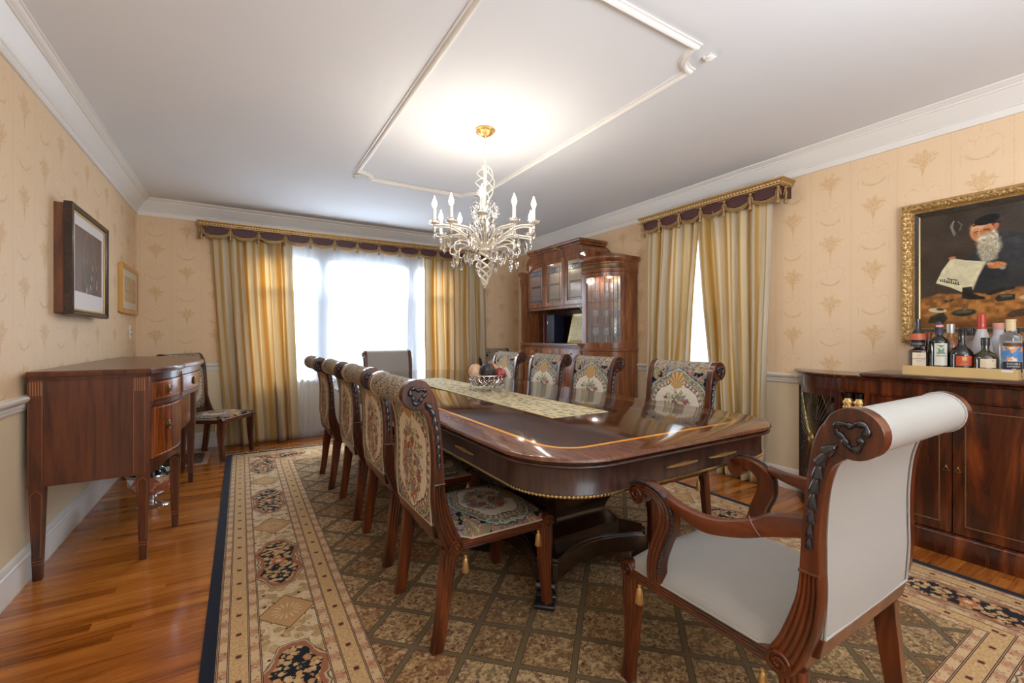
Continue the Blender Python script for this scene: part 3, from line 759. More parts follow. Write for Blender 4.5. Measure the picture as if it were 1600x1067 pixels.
def make_chair(name, arm, label, group, fabric_back, fabric_seat):
    W = .275 if arm else .235; D = .484 if arm else .42; X0 = -D / 2 - .02; th = .034
    t = empty(name, (0, 0, 0), 0, label, 'chair', group)
    sh = lambda pts: [(x + X0, z) for x, z in pts]
    wi = W - th
    for sg in (1, -1):
        yo, yi = sg * W, sg * wi
        m = MB(); plate(m, list(zip(sh(SF), sh(SR))), yi, yo)
        m.tube([(X0 - .143, yi - sg * .001, .931), (X0 - .143, yo + sg * .002, .931)], .054, 28)
        st = m.build('stile', MAHOG, t, bevel=.0025)
        m = MB(); plate(m, list(zip(sh(SF2), sh(SR2))), yi, yo + sg * .002, 5, .004)
        m.tube([(X0 - .040, yo, .608), (X0 - .081, yo, .608)], .0045, 8)
        m.tube([(X0 + .004, yi, .372), (X0 + .004, yo + sg * .003, .372)], .029, 20)
        spiral(m, X0 + .004, .372, yo + sg * .004, .027, 1.8, .0045, PI * .9, -1)
        m.build('lower_stile', MAHOG, t, angle=60)
        # ebonised wreath and husk chain carved on the outer face
        m = MB(); n = 36
        pts = [(X0 - .143 + math.cos(2*PI*i/n + .4) * (.024 + .007 * math.cos(3 * 2*PI*i/n)), yo + sg * .005, .931 + math.sin(2*PI*i/n + .4) * (.024 + .007 * math.cos(3 * 2*PI*i/n))) for i in range(n)]
        m.tube(pts, [.0066 + .0022 * math.sin(i * 1.4) for i in range(n)], 7, closed=True)
        m.build('carved_wreath', EBONY, st, angle=60)
        m = MB(); ch = [(-.116, .903), (-.098, .885), (-.084, .858), (-.078, .826), (-.071, .792), (-.068, .756), (-.065, .722), (-.063, .690), (-.062, .665)]
        for i in range(len(ch) - 1):
            (ax, az), (bx_, bz) = ch[i], ch[i + 1]; r = .0145 - .0009 * i
            m.tube([(ax + X0, yo + sg * .002, az), (ax * .6 + bx_ * .4 + X0, yo + sg * .006, az * .6 + bz * .4), (bx_ + X0, yo + sg * .001, bz + .002)], [.003, r * .62, r], 10)
            m.ball((bx_ + X0, yo + sg * .003, bz), r * .75, 8, 6, .6)
        m.build('carved_husk', EBONY, st, angle=70)
        # legs
        m = MB(); plate(m, [((X0 + .014, .366), (X0 - .046, .372)), ((X0 + .004, .315), (X0 - .050, .318)), ((X0 - .004, .255), (X0 - .056, .262)), ((X0 - .018, .165), (X0 - .063, .175)), ((X0 - .032, .07), (X0 - .074, .08)), ((X0 - .043, .009), (X0 - .085, .009))], yi + sg * .001, yo - sg * .001, 4, .003)
        m.build('leg', MAHOG, t, angle=60)
        fx = X0 + D
        m = MB(); plate(m, [((fx + .018, .392), (fx - .036, .392)), ((fx + .018, .34), (fx - .040, .345)), ((fx + .018, .28), (fx - .041, .27)), ((fx + .012, .19), (fx - .033, .18)), ((fx + .014, .10), (fx - .022, .10)), ((fx + .025, .009), (fx - .014, .009))], yi + sg * .001, yo, 4, .003)
        m.tube([(fx - .008, yi, .376), (fx - .008, yo + sg * .002, .376)], .029, 20)
        spiral(m, fx - .008, .376, yo + sg * .003, .027, 1.8, .0045, 0, 1)
        lg = m.build('leg', MAHOG, t, angle=60)
        # gilt tassel hung inside the leg top
        for tx, tz, par in ((fx - .050, .335, lg), (X0 + .045, .318, None)):
            m = MB(); m.lathe([(.002, .014), (.006, .012), (.007, .006), (.004, .003), (.008, -.002), (.011, -.02), (.012, -.045), (.009, -.052), (.001, -.053)], (tx, sg * (W - .008), tz), 10)
            for k in range(8):
                a = k * PI / 4; m.tube([(tx + .008 * math.cos(a), sg * (W - .008) + .008 * math.sin(a), tz - .004), (tx + .0125 * math.cos(a + .25), sg * (W - .008) + .0125 * math.sin(a + .25), tz - .05)], .0014, 4)
            m.build('tassel', GILT, t if par is None else par, angle=30)
        # side rail
        m = MB(); plate(m, [((fx - .03, .388), (fx - .03, .352)), ((X0 + .02, .388), (X0 + .02, .352))], yi, yo - sg * .001, 4, .003)
        m.build('side_rail', MAHOGX, t, angle=60)
    m = MB(); m.box(X0 - .025, X0 + .012, -wi, wi, .345, .385); m.build('rear_rail', MAHOG, t, bevel=.003)
    m = MB(); m.box(fx - .02, fx + .012, -wi, wi, .350, .388); m.build('front_rail', MAHOG, t, bevel=.003)
    m = MB(); m.loft([[(X0 + a, -wi, z) for a, z in ((-.066, .405), (-.036, .400), (-.046, .452), (-.076, .455))], [(X0 + a, wi, z) for a, z in ((-.066, .405), (-.036, .400), (-.046, .452), (-.076, .455))]])
    m.build('back_rail', MAHOGX if False else MAHOG, t, bevel=.003)
    # upholstered back, rolled over at the top
    sec = []
    lo = .450
    Fp = [(-.046, lo)] + [(-.049, .55), (-.051, .62), (-.054, .70), (-.062, .80), (-.074, .875)]
    c = (-.143, .931); r = .050
    arc = [(c[0] + r * math.cos(math.radians(a)), c[1] + r * math.sin(math.radians(a))) for a in range(12, 300, 14)]
    Rp = [(-.108, .878), (-.096, .845), (-.083, .79), (-.076, .70), (-.076, .62), (-.077, .55), (-.071, lo)]
    Fp = catmull(Fp + [(-.084, .915)], 4); sec = Fp + arc + catmull([arc[-1]] + Rp, 4)[1:]
    if arm: sec = [(x, z) for x, z in sec]
    al = [0.0]
    for i in range(1, len(sec)): al.append(al[-1] + math.dist(sec[i], sec[i - 1]))
    zf = [p[1] - lo if i < len(Fp) else None for i, p in enumerate(sec)]
    nF = len(Fp); top = al[nF - 1]; tot = al[-1]
    NY = 14; m = MB(); ys = [-wi + .001 + (2 * wi - .002) * j / NY for j in range(NY + 1)]
    vs = []; uv = []
    for j, y in enumerate(ys):
        for i, (x, z) in enumerate(sec):
            bul = .006 * (1 - (abs(y) / wi) ** 4)
            if i < nF: dx = bul
            elif i >= nF + len(arc): dx = -bul
            else: dx = 0
            vs.append((x + X0 + dx, y, z))
            v = al[i] if i < nF + len(arc) // 3 else tot - al[i] if i >= nF + len(arc) * 2 // 3 else al[i]
            uv.append((y, v))
    ns = len(sec); fs = []
    for j in range(NY):
        for i in range(ns):
            a = j * ns + i; b = j * ns + (i + 1) % ns; fs.append((a, b, b + ns, a + ns))
    fs.append(tuple(range(ns))); fs.append(tuple(NY * ns + i for i in range(ns))[::-1])
    m.add(vs, fs, uv); bk = m.build('backrest', fabric_back, t, angle=60)
    # seat cushion
    m = MB(); NX, NYs = 16, 16; vs = []; uv = []
    x0, x1 = X0 - .03, fx + (.022 if arm else .012)
    ws = W - .004
    def prof(q): return (1 - abs(q) ** 3.2)
    thk = .052 if arm else .040
    for i in range(NX + 1):
        for j in range(NYs + 1):
            a = -1 + 2 * i / NX; b = -1 + 2 * j / NYs
            a_ = math.copysign(abs(a) ** .8, a); b_ = math.copysign(abs(b) ** .8, b)
            x = (x0 + x1) / 2 + a_ * (x1 - x0) / 2; wloc = ws
            if x < X0 + .05: wloc = wi - .001
            y = b_ * wloc
            cr = max(0, a_) ** 8 * max(0, abs(b_)) ** 8; x -= cr * .018; y *= 1 - cr * .03
            z = .386 + thk * (prof(a_) * prof(b_)) ** .45 + .006 * a_
            vs.append((x, y, z)); uv.append((y, x))
    n = NYs + 1; fs = [(i * n + j, i * n + j + 1, (i + 1) * n + j + 1, (i + 1) * n + j) for i in range(NX) for j in range(NYs)]
    o = len(vs); vs += [(x, y, .3835) for x, y, z in vs]; uv += uv
    fs += [tuple(q + o for q in f[::-1]) for f in fs]
    edge = [j for j in range(n)] + [i * n + NYs for i in range(1, NX + 1)] + [NX * n + j for j in range(NYs - 1, -1, -1)] + [i * n for i in range(NX - 1, 0, -1)]
    fs += [(edge[k], edge[(k + 1) % len(edge)], edge[(k + 1) % len(edge)] + o, edge[k] + o) for k in range(len(edge))]
    m.add(vs, fs, uv); se = m.build('seat', fabric_seat, t, angle=60)
    pm = PIPE if arm else mat('tapestry gimp', color=sr(186, 176, 156), rough=.9)
    m = MB(); ed = [(vs[e][0], vs[e][1] + math.copysign(.001, vs[e][1]), .3885) for e in edge]
    m.tube(ed, .0035, 6, closed=True); m.build('piping', pm, se, angle=60)
    m = MB()
    for sg in (1, -1):
        m.tube([(X0 + x - .004, sg * (wi - .006), z) for x, z in catmull([(-.071, lo + .004), (-.077, .55), (-.076, .62), (-.076, .70), (-.083, .79), (-.096, .845), (-.110, .872)], 3)], .0032, 6)
        m.tube([(X0 - .143 + .051 * math.cos(a * PI / 12), sg * (wi - .004), .931 + .051 * math.sin(a * PI / 12)) for a in range(24)], .0030, 6, closed=True)
    m.tube([(X0 - .075, -wi + .006, lo + .004), (X0 - .075, wi - .006, lo + .004)], .0032, 6)
    m.build('piping', pm, bk, angle=60)
    if arm:
        for sg in (1, -1):
            yb = lambda u: sg * (W - .017 + .028 * math.sin(PI * min(1, max(0, (u + .05) / .44))))
            # arm: swept between top and bottom lines, bowed outwards
            T = catmull([(-.052, .728), (.019, .714), (.060, .690), (.131, .664), (.196, .655), (.267, .658), (.318, .668)], 5)
            Bt = catmull([(-.048, .680), (.019, .660), (.073, .638), (.140, .620), (.190, .613), (.252, .622), (.312, .642)], 5)
            m = MB(); rings = []
            for (tx, tz), (bx_, bz) in zip(T, Bt):
                yc = yb(tx); h = .017
                rings.append([(tx + X0, yc - h * .85, tz - .004), (tx + X0, yc, tz + .002), (tx + X0, yc + h * .85, tz - .004), ((tx * .5 + bx_ * .5) + X0, yc + h, (tz + bz) / 2), (bx_ + X0, yc + h * .8, bz), (bx_ + X0, yc - h * .8, bz), ((tx * .5 + bx_ * .5) + X0, yc - h, (tz + bz) / 2)])
            m.loft(rings)
            jx = .055; jr = [(jx + X0 + a, z) for a, z in ((.010, .697), (.004, .682), (-.006, .668), (-.018, .656))]
            for o_ in (1, -1): m.tube([(x, yb(jx) + o_ * .016, z) for x, z in jr], .0016, 6)
            m.build('armrest', MAHOGX, t, angle=50)
            # scrolled arm support
            pr = [((.389, .385), (.345, .385)), ((.391, .449), (.342, .452)), ((.374, .515), (.322, .512)), ((.352, .575), (.298, .570)), ((.350, .615), (.303, .628)), ((.366, .636), (.338, .664)), ((.392, .645), (.385, .679)), ((.420, .648), (.428, .678)), ((.436, .642), (.456, .662))]
            m = MB(); yc = yb(.36); cc = lambda s: [((a[0] + X0, a[1]), (b[0] + X0, b[1])) for a, b in s]
            plate(m, cc(pr), yc - sg * .019, yc + sg * .021, 4, .003)
            m.tube([(X0 + .432, yc - sg * .019, .638), (X0 + .432, yc + sg * .020, .638)], .031, 22)
            spiral(m, X0 + .432, .638, yc + sg * .021, .029, 2.0, .0042, PI * .5, -1)
            sp = m.build('arm_support', MAHOG, t, angle=60)
            m = MB(); rl = catmull([p[1] for p in pr], 9)
            for i, (x, z) in enumerate(rl[6:]): m.ball((x + X0 + .001, yc + sg * .019, z), .0052, 6, 5)
            m.build('carved_beading', EBONY, sp, angle=60)
    return t
chair = make_chair('dining_chair', False, 'x', 'tapestry side chairs around the dining table', TAP_BACK, TAP_SEAT)
# origin of a chair is its floor centre: front legs at +.19, rear curl at -.23
spots = [
    ((0.658 + .23, 1.70), 0, 'nearest of the four tapestry side chairs along the left side of the table'),
    ((0.675 + .23, 2.385), 0, 'second nearest tapestry side chair on the left side of the table'),
    ((0.665 + .23, 3.03), 0, 'third tapestry side chair on the left side, behind the second nearest'),
    ((0.630 + .23, 3.70), 0, 'farthest tapestry side chair on the left side, nearest the back window'),
    ((2.24 - .23, 1.80), PI, 'tapestry side chair on the right side, in front of the right window curtains'),
    ((2.24 - .23, 2.60), PI, 'tapestry side chair in front of the china cabinet curved glass tower'),
    ((2.24 - .23, 3.22), PI, 'tapestry side chair in front of the china cabinet drawers'),
    ((2.24 - .23, 3.92), PI, 'tapestry side chair on the right, partly behind the bowl of balls'),
]
chair.location = (*spots[0][0], .0); chair.rotation_euler.z = 0; chair['label'] = spots[0][2]
for (p, rz, lb) in spots[1:]: dup(chair, (p[0], p[1], .0), rz, lb)
c2 = dup(chair, (-.19, 5.09, -.009), math.radians(-33), 'tapestry side chair standing in the left back corner beside the gold curtain'); c2['group'] = 'spare tapestry side chairs against the back wall'
c2 = dup(chair, (3.05, 5.125, -.009), math.radians(-90), 'tapestry side chair against the back wall between gold curtain and cabinet'); c2['group'] = 'spare tapestry side chairs against the back wall'
ac = make_chair('armchair', True, 'grey linen armchair with scrolled mahogany arms in the right foreground', 'linen armchairs at the table ends', LINEN, LINEN)
ac.location = (1.345, .55 + .262, 0); ac.rotation_euler.z = PI / 2
c2 = dup(ac, (1.47, 4.83, 0), -PI / 2, 'grey linen armchair at the far end of the table before the window')
for o in bpy.data.objects:
    if o.name.startswith('dining_chair') and o.location.z < -.001: o.location.z = -.0088
# ------------------------------------------------------------------ curtains and carved cornice boards
def curtain(name, axis, pos, a0, a1, b0, b1, z0, z1, folds, amp, mt, cloth_w, seed, gather=None, hem=True, sgn=1):
    """pleated cloth hanging in plane axis=pos; spans a0..a1 at the top and b0..b1 at the hem"""
    r = random.Random(seed); nU = folds * 14; nV = 46
    ph = [r.uniform(-.5, .5) for _ in range(6)]
    m = MB(); vs = []; uv = []
    for j in range(nV + 1):
        v = j / nV; z = z1 + (z0 - z1) * v
        s0 = a0 + (b0 - a0) * v; s1 = a1 + (b1 - a1) * v
        if gather:
            gz, gw, gc = gather; k = math.exp(-((z - gz) / gw) ** 2); mid = s0 + (s1 - s0) * gc
            s0 += (mid - s0) * .16 * k; s1 += (mid - s1) * .16 * k
        for i in range(nU + 1):
            u = i / nU
            uu = u + .012 * math.sin(u * 9 + ph[0] * 6 + v * 1.5) + .012 * math.sin(u * 21 + v * 2.6 + ph[1] * 5)
            A = amp * (.55 + .45 * math.sin(u * 13 + ph[2] * 8 + v * 1.2)) * (.75 + .5 * v)
            w = math.sin(uu * folds * 2 * PI + .8 * math.sin(v * 2.4 + ph[3] * 4)); w2 = math.sin(uu * folds * 4.3 * PI + v * 3 + ph[4] * 5)
            d = A * (math.copysign(abs(w) ** .8, w) + .28 * w2) + .010 * math.sin(v * 7 + u * 11 + ph[5] * 9)
            s = s0 + (s1 - s0) * u + amp * .55 * math.cos(uu * folds * 2 * PI + ph[3]) * .5
            s = min(max(s, min(s0, s1)), max(s0, s1)) if i in (0, nU) else s
            p = (pos + d, s, z) if axis == 'x' else (s, pos + d, z)
            vs.append(p); uv.append((u * cloth_w + ph[0] + .012 * math.sin(v * 5), z))
    n = nU + 1
    fs = [(j * n + i, j * n + i + 1, (j + 1) * n + i + 1, (j + 1) * n + i) for j in range(nV) for i in range(nU)]
    m.add(vs, fs, uv)
    o = m.build(name, mt, angle=180)
    q = o.modifiers.new('thick', 'SOLIDIFY'); q.thickness = .002
    return o
c = curtain('curtain', 'y', 5.415, -.28, .47, -.14, .55, .012, 2.20, 6, .042, SILK, 1.75, 11)
tag(c, 'gold and cream striped silk curtain left of the back window, full height', 'curtain', 'gold striped silk curtains')
c = curtain('curtain', 'y', 5.405, 2.00, 2.86, 2.02, 2.90, .012, 2.20, 7, .040, SILK, 1.9, 5)
tag(c, 'gold and cream striped silk curtain right of the back window, behind the chandelier', 'curtain', 'gold striped silk curtains')
c = curtain('curtain', 'x', 3.375, 2.96, 2.40, 3.02, 2.56, .012, 2.18, 5, .036, SILK, 1.3, 8)
tag(c, 'gold striped silk curtain at the right window, the one beside the china cabinet', 'curtain', 'gold striped silk curtains')
c = curtain('curtain', 'x', 3.375, 2.44, 1.79, 2.25, 1.86, .012, 2.18, 6, .036, SILK, 1.55, 3)
tag(c, 'gold striped silk curtain at the right window, the one nearer the bottles sideboard', 'curtain', 'gold striped silk curtains')
c = curtain('sheer_curtain', 'y', 5.475, .42, 2.10, .40, 2.10, .02, 2.19, 22, .014, SHEER, 3.0, 21)
tag(c, 'white translucent sheer curtain across the back window', 'sheer curtain')
c = curtain('sheer_curtain', 'x', 3.455, 2.84, 1.95, 2.84, 1.95, .02, 2.17, 12, .010, SHEER, 2.0, 22)
tag(c, 'white sheer showing between the gold curtains of the right window', 'sheer curtain')

def cornice(label, axis, wallp, frontp, a0, a1, nsw, group='carved plum and gold window cornices'):
    """pelmet board from a0 to a1 with gilt egg-and-dart top, swags and tassels"""
    t = empty('window_cornice', (0, 0, 0), 0, label, 'cornice', group)
    inw = -1
    def P(s, d, z):      # d: distance proud of the front face, towards the room
        return (s, frontp - d, z) if axis == 'y' else (frontp - d, s, z)
    zt, zb = 2.285, 2.165
    m = MB()
    if axis == 'y':
        m.box(a0, a1, frontp, frontp + .018, zb, zt); m.box(a0, a0 + .018, frontp + .018, wallp, zb, zt); m.box(a1 - .018, a1, frontp + .018, wallp, zb, zt); m.box(a0 + .018, a1 - .018, frontp + .018, wallp, zt - .015, zt)
    else:
        m.box(frontp, frontp + .018, a0, a1, zb, zt); m.box(frontp + .018, wallp, a0, a0 + .018, zb, zt); m.box(frontp + .018, wallp, a1 - .018, a1, zb, zt); m.box(frontp + .018, wallp, a0 + .018, a1 - .018, zt - .015, zt)
    m.build('pelmet_board', PLUM, t, smooth=False)
    # top moulding returned at both ends
    prof = [(0, 2.245), (.008, 2.247), (.010, 2.256), (.018, 2.262), (.020, 2.272), (.030, 2.282), (.032, 2.292), (0, 2.292)]
    m = MB(); cor = [(a0, wallp, -1, 0), (a0, frontp, -1, -1), (a1, frontp, 1, -1), (a1, wallp, 1, 0)]; rings = []
    for s, w_, ds, dw in cor: rings.append([((s + ds * d, w_ + dw * d, z) if axis == 'y' else (w_ + dw * d, s + ds * d, z)) for d, z in prof])
    m.loft(rings); m.build('top_moulding', CGOLD, t, angle=30)
    m = MB(); n = int((a1 - a0) / .026)
    for i in range(n + 1):
        s = a0 + (a1 - a0) * i / n
        m.ball(P(s, .020, 2.262), .0085, 7, 5)
    for i in range(5):
        for s_ in (a0 - .012, a1 + .012):
            w_ = frontp + (wallp - frontp) * i / 5; m.ball((s_, w_, 2.262) if axis == 'y' else (w_, s_, 2.262), .0085, 7, 5)
    m.build('bead_moulding', mat('gilt bead', color=sr(222, 190, 130), rough=.35, metal=.4), t)
    w_ = (a1 - a0) / nsw
    for i in range(nsw):
        s0 = a0 + w_ * i; m = MB()
        for k, (dz, rr) in enumerate(((-.004, .0052), (-.012, .0062), (-.020, .0052))):
            pts = [P(s0 + w_ * q / 12, .006 + .004 * (k == 1), 2.178 + dz - (.036 + .004 * k) * math.sin(PI * q / 12) + .012) for q in range(13)]
            m.tube(pts, [rr * (.55 + .6 * math.sin(PI * q / 12)) for q in range(13)], 6)
        m.build('swag', CGOLD, t, angle=60)
    def tassel(s, d=0.0, side=None):
        m = MB()
        def Q(a, o, z):
            if side is None: return P(s + a, o, z)
            return (s + side * o, frontp + .05 + a, z) if axis == 'y' else (frontp + .05 + a, s + side * o, z)
        m.ball(Q(0, .010, 2.228), .012, 9, 6)
        for sg in (1, -1):
            m.tube([Q(0, .006, 2.230), Q(sg * .020, .010, 2.238), Q(sg * .038, .007, 2.234), Q(sg * .052, .006, 2.244), Q(sg * .046, .005, 2.250)], [.003, .005, .004, .0035, .001], 6)
            m.tube([Q(sg * .002, .008, 2.222), Q(sg * .014, .010, 2.198), Q(sg * .020, .006, 2.166)], [.004, .007, .003], 6)
        m.tube([Q(0, .010, 2.222), Q(0, .016, 2.190), Q(0, .012, 2.160)], [.006, .009, .007], 7)
        c = Q(0, .012, 2.128)
        m.lathe([(.003, .034), (.010, .028), (.008, .020), (.011, .012), (.016, -.014), (.014, -.018), (.001, -.020)], c, 10)
        m.build('tassel_drop', CGOLD, t, angle=60)
    for i in range(nsw + 1): tassel(a0 + w_ * i + (.01 if i == 0 else -.01 if i == nsw else 0))
    for s_, sd in ((a0, -1), (a1, 1)): tassel(s_, side=sd)
    return t
cornice('long carved cornice board over the back window, plum with gold swags', 'y', BY, 5.345, -.345, 2.905, 13)
cornice('short carved cornice board over the right window, plum with gold swags', 'x', RXW, 3.345, 1.72, 3.02, 6)
# ------------------------------------------------------------------ chandelier
def chandelier():
    cx, cy = 1.343, 2.524
    t = empty('chandelier', (cx, cy, CH), 0, 'silvery crystal chandelier with ten candle arms hanging over the table', 'chandelier')
    def B(m, name, mt, par=None, **kw):
        o = m.build(name, mt, par or t, **kw)
        if par is None: o.matrix_parent_inverse = Matrix.Translation((-cx, -cy, -CH))
        return o
    Z = lambda r, a, z: (cx + r * math.cos(a), cy + r * math.sin(a), z)
    m = MB(); m.lathe([(.002, CH), (.064, CH), (.066, CH - .006), (.058, CH - .012), (.052, CH - .014), (.044, CH - .026), (.030, CH - .036), (.012, CH - .040), (.008, CH - .05), (.002, CH - .052)], (cx, cy, 0), 32)
    for k in range(20): m.ball(Z(.053, k * PI / 10, CH - .016), .006, 6, 5)
    B(m, 'ceiling_canopy', GILT)
    z = CH - .05
    for i in range(7):
        m = MB(); a = PI / 2 * (i % 2); h = .018
        pts = [(cx + .007 * math.cos(2*PI*k/14) * math.cos(a), cy + .007 * math.cos(2*PI*k/14) * math.sin(a), z - h + h * math.sin(2*PI*k/14)) for k in range(14)]
        m.tube(pts, .0018, 5, closed=True); B(m, 'chain_link', CHAMP); z -= .030
    zt = z
    # central stem and the two twisted cages
    m = MB(); m.lathe([(.002, 2.235), (.010, 2.23), (.013, 2.20), (.013, 2.12), (.008, 2.11), (.007, 1.98), (.012, 1.97), (.014, 1.95), (.007, 1.93), (.007, 1.76), (.024, 1.745), (.030, 1.73), (.026, 1.71), (.040, 1.70), (.044, 1.688), (.034, 1.675), (.010, 1.665), (.002, 1.66)], (cx, cy, 0), 18)
    B(m, 'stem', CHAMP)
    for k in range(4):
        m = MB(); pts = []
        for i in range(40):
            q = i / 39; a = k * PI / 2 + q * 2 * PI * .95; rr = .012 + .048 * math.sin(PI * q ** .8) ** .8; pts.append(Z(rr, a, 2.238 - .25 * q))
        m.tube(pts, .0036, 7)
        B(m, 'upper_spiral', CHAMP)
        m = MB(); pts = []
        for i in range(44):
            q = i / 43; a = k * PI / 2 + q * 2 * PI * 1.0; rr = .008 + .056 * (1 - q) ** .6 * math.sin(PI * min(1, .35 + q * .65)) ** .3 + .006 * math.sin(PI * q); pts.append(Z(rr, a, 1.685 - .215 * q))
        m.tube(pts, .0072, 7)
        B(m, 'lower_spiral', CHAMP)
    m = MB(); m.lathe([(.001, .018), (.010, .012), (.014, .002), (.010, -.008), (.004, -.014), (.006, -.02), (.001, -.026)], (cx, cy, 1.468), 14); B(m, 'finial', CHAMP)
    # upright glass leaves round the stem
    def leaf(m, base, d, L, wd, lean):
        d = Vector(d); side = Vector((-d.y, d.x, 0)); b = Vector(base); rows = []
        for i in range(5):
            q = i / 4; c = b + d * (lean * q * q) + Vector((0, 0, L * q)); w_ = wd * math.sin(PI * (.08 + .9 * q)) ** .8
            rows.append([tuple(c - side * w_), tuple(c + d * .003), tuple(c + side * w_), tuple(c - d * .003)])
        m.loft(rows)
    r = random.Random(4)
    for k in range(10):
        a = k * 2 * PI / 10 + .3; m = MB(); d = (math.cos(a), math.sin(a), 0)
        leaf(m, Z(.016, a, 1.74), d, .13, .016, .06); B(m, 'crystal_leaf', CRYSTAL, smooth=False)
    for k in range(6):
        a = k * 2 * PI / 6; m = MB()
        pts = [Z(.012, a, 1.78), Z(.045, a + .1, 1.86), Z(.075, a + .2, 1.92), Z(.062, a + .35, 1.975)]
        m.tube(catmull(pts, 5), .0028, 6); B(m, 'vine', CHAMP)
        for q in range(5):
            aa = a + .05 + q * .09; rr = (.035, .055, .078, .082, .062)[q]; zz = 1.84 + q * .034; m = MB()
            for s in (1, -1):
                leaf(m, Z(rr, aa + s * .12, zz - .01), (math.cos(aa + s * 1.2), math.sin(aa + s * 1.2), 0), .034, .010, .02)
            B(m, 'crystal_leaf', CRYSTAL, smooth=False)
    for k in range(20):
        a = k * 2 * PI / 20 + .1; rr = .09 + .10 * ((k * 7) % 5) / 5; zz = 1.78 + .05 * ((k * 3) % 4) / 4; m = MB()
        m.tube([Z(rr * .8, a, zz - .04), Z(rr, a, zz)], .0016, 4); leaf(m, Z(rr, a, zz), (math.cos(a), math.sin(a), 0), .055, .014, .02); leaf(m, Z(rr, a, zz - .01), (math.cos(a + 2), math.sin(a + 2), 0), .040, .012, .03); B(m, 'crystal_leaf', CRYSTAL, smooth=False)
    # arms with candles
    BULB = mat('lit candle bulb', color=(1, .95, .85), rough=.3, emit=(1, .86, .66), estr=11)
    CANDLE = mat('ivory candle sleeve', color=sr(240, 236, 228), rough=.5)
    va = math.atan2(-cy, -cx)
    for k in range(10):
        a = va - math.radians(3 + 36 * k); rt = .325 if k % 2 == 0 else .315; zr = 1.80 if k % 2 else 1.83
        c_, s_ = math.cos(a), math.sin(a)
        pts = catmull([Z(.030, a, 1.70), Z(.085, a, 1.748), Z(.16, a, 1.795), Z(.235, a, zr - .003), Z(rt, a, zr - .008)], 6)
        m = MB()
        for off in (.010, -.010): m.tube([(p[0] - s_ * off, p[1] + c_ * off, p[2] + .005) for p in pts], .0052, 6)
        m.tube([(p[0], p[1], p[2] - .007) for p in pts], .0045, 6)
        arm_ = B(m, 'arm', CHAMP)
        m = MB()
        for i in range(4, len(pts) - 1, 1): m.ball((pts[i][0], pts[i][1], pts[i][2] + .006), .0078, 6, 4)
        B(m, 'crystal_bead_row', CRYSTAL, smooth=False)
        ex, ey, ez = Z(rt, a, zr)
        m = MB(); m.lathe([(.002, -.05), (.006, -.045), (.008, -.036), (.004, -.030), (.010, -.020), (.009, -.010), (.005, -.006), (.008, 0), (.030, .006), (.034, .011), (.030, .012), (.010, .008), (.012, .02), (.012, .03), (.002, .03)], (ex, ey, ez), 14); B(m, 'drip_pan', CHAMP)
        m = MB()
        for q in range(7):
            aa = q * 2 * PI / 7; leaf(m, (ex + .024 * math.cos(aa), ey + .024 * math.sin(aa), ez + .008), (math.cos(aa), math.sin(aa), 0), .020, .012, .016)
        B(m, 'crystal_dish', CRYSTAL, smooth=False)
        m = MB(); m.lathe([(.001, .025), (.0105, .025), (.0105, .105), (.004, .107), (.001, .107)], (ex, ey, ez), 14); B(m, 'candle', CANDLE)
        m = MB(); m.lathe([(.001, .105), (.008, .106), (.0135, .118), (.016, .132), (.012, .150), (.005, .166), (.0015, .180)], (ex, ey, ez), 12); B(m, 'bulb', BULB)
        m = MB(); m.lathe([(.001, .0), (.007, -.008), (.010, -.020), (.006, -.034), (.001, -.042)], (ex, ey, ez - .048), 6); B(m, 'crystal_drop', CRYSTAL, smooth=False)
        d = bpy.data.lights.new('candle_light', 'POINT'); d.energy = 1.55; d.color = (1.0, .91, .80); d.shadow_soft_size = .02
        o = bpy.data.objects.new('candle_light', d); COL.objects.link(o); o.location = (ex, ey, ez + .20); o.parent = t; o.matrix_parent_inverse = Matrix.Translation((-cx, -cy, -CH))
        # lower scrolls with pear drops
        if True:
            a2 = a + PI / 10
            pts = catmull([Z(.030, a2, 1.70), Z(.09, a2, 1.715), Z(.16, a2, 1.735), Z(.215, a2, 1.715), Z(.225, a2, 1.675), Z(.195, a2, 1.662), Z(.180, a2, 1.685)], 5)
            m = MB(); m.tube(pts, .004, 6); B(m, 'lower_scroll', CHAMP)
            for rr, zz in ((.205, 1.655), (.125, 1.688), (.262, 1.755)):
                m = MB(); m.tube([Z(rr, a2, zz + .022), Z(rr, a2, zz)], .001, 4); m.ball(Z(rr, a2, zz - .004), .006, 6, 4)
                m.lathe([(.001, -.008), (.006, -.016), (.013, -.040), (.015, -.052), (.010, -.068), (.001, -.086)], (*Z(rr, a2, 0)[:2], zz), 6)
                B(m, 'crystal_drop', CRYSTAL, smooth=False)
    return t
chandelier()
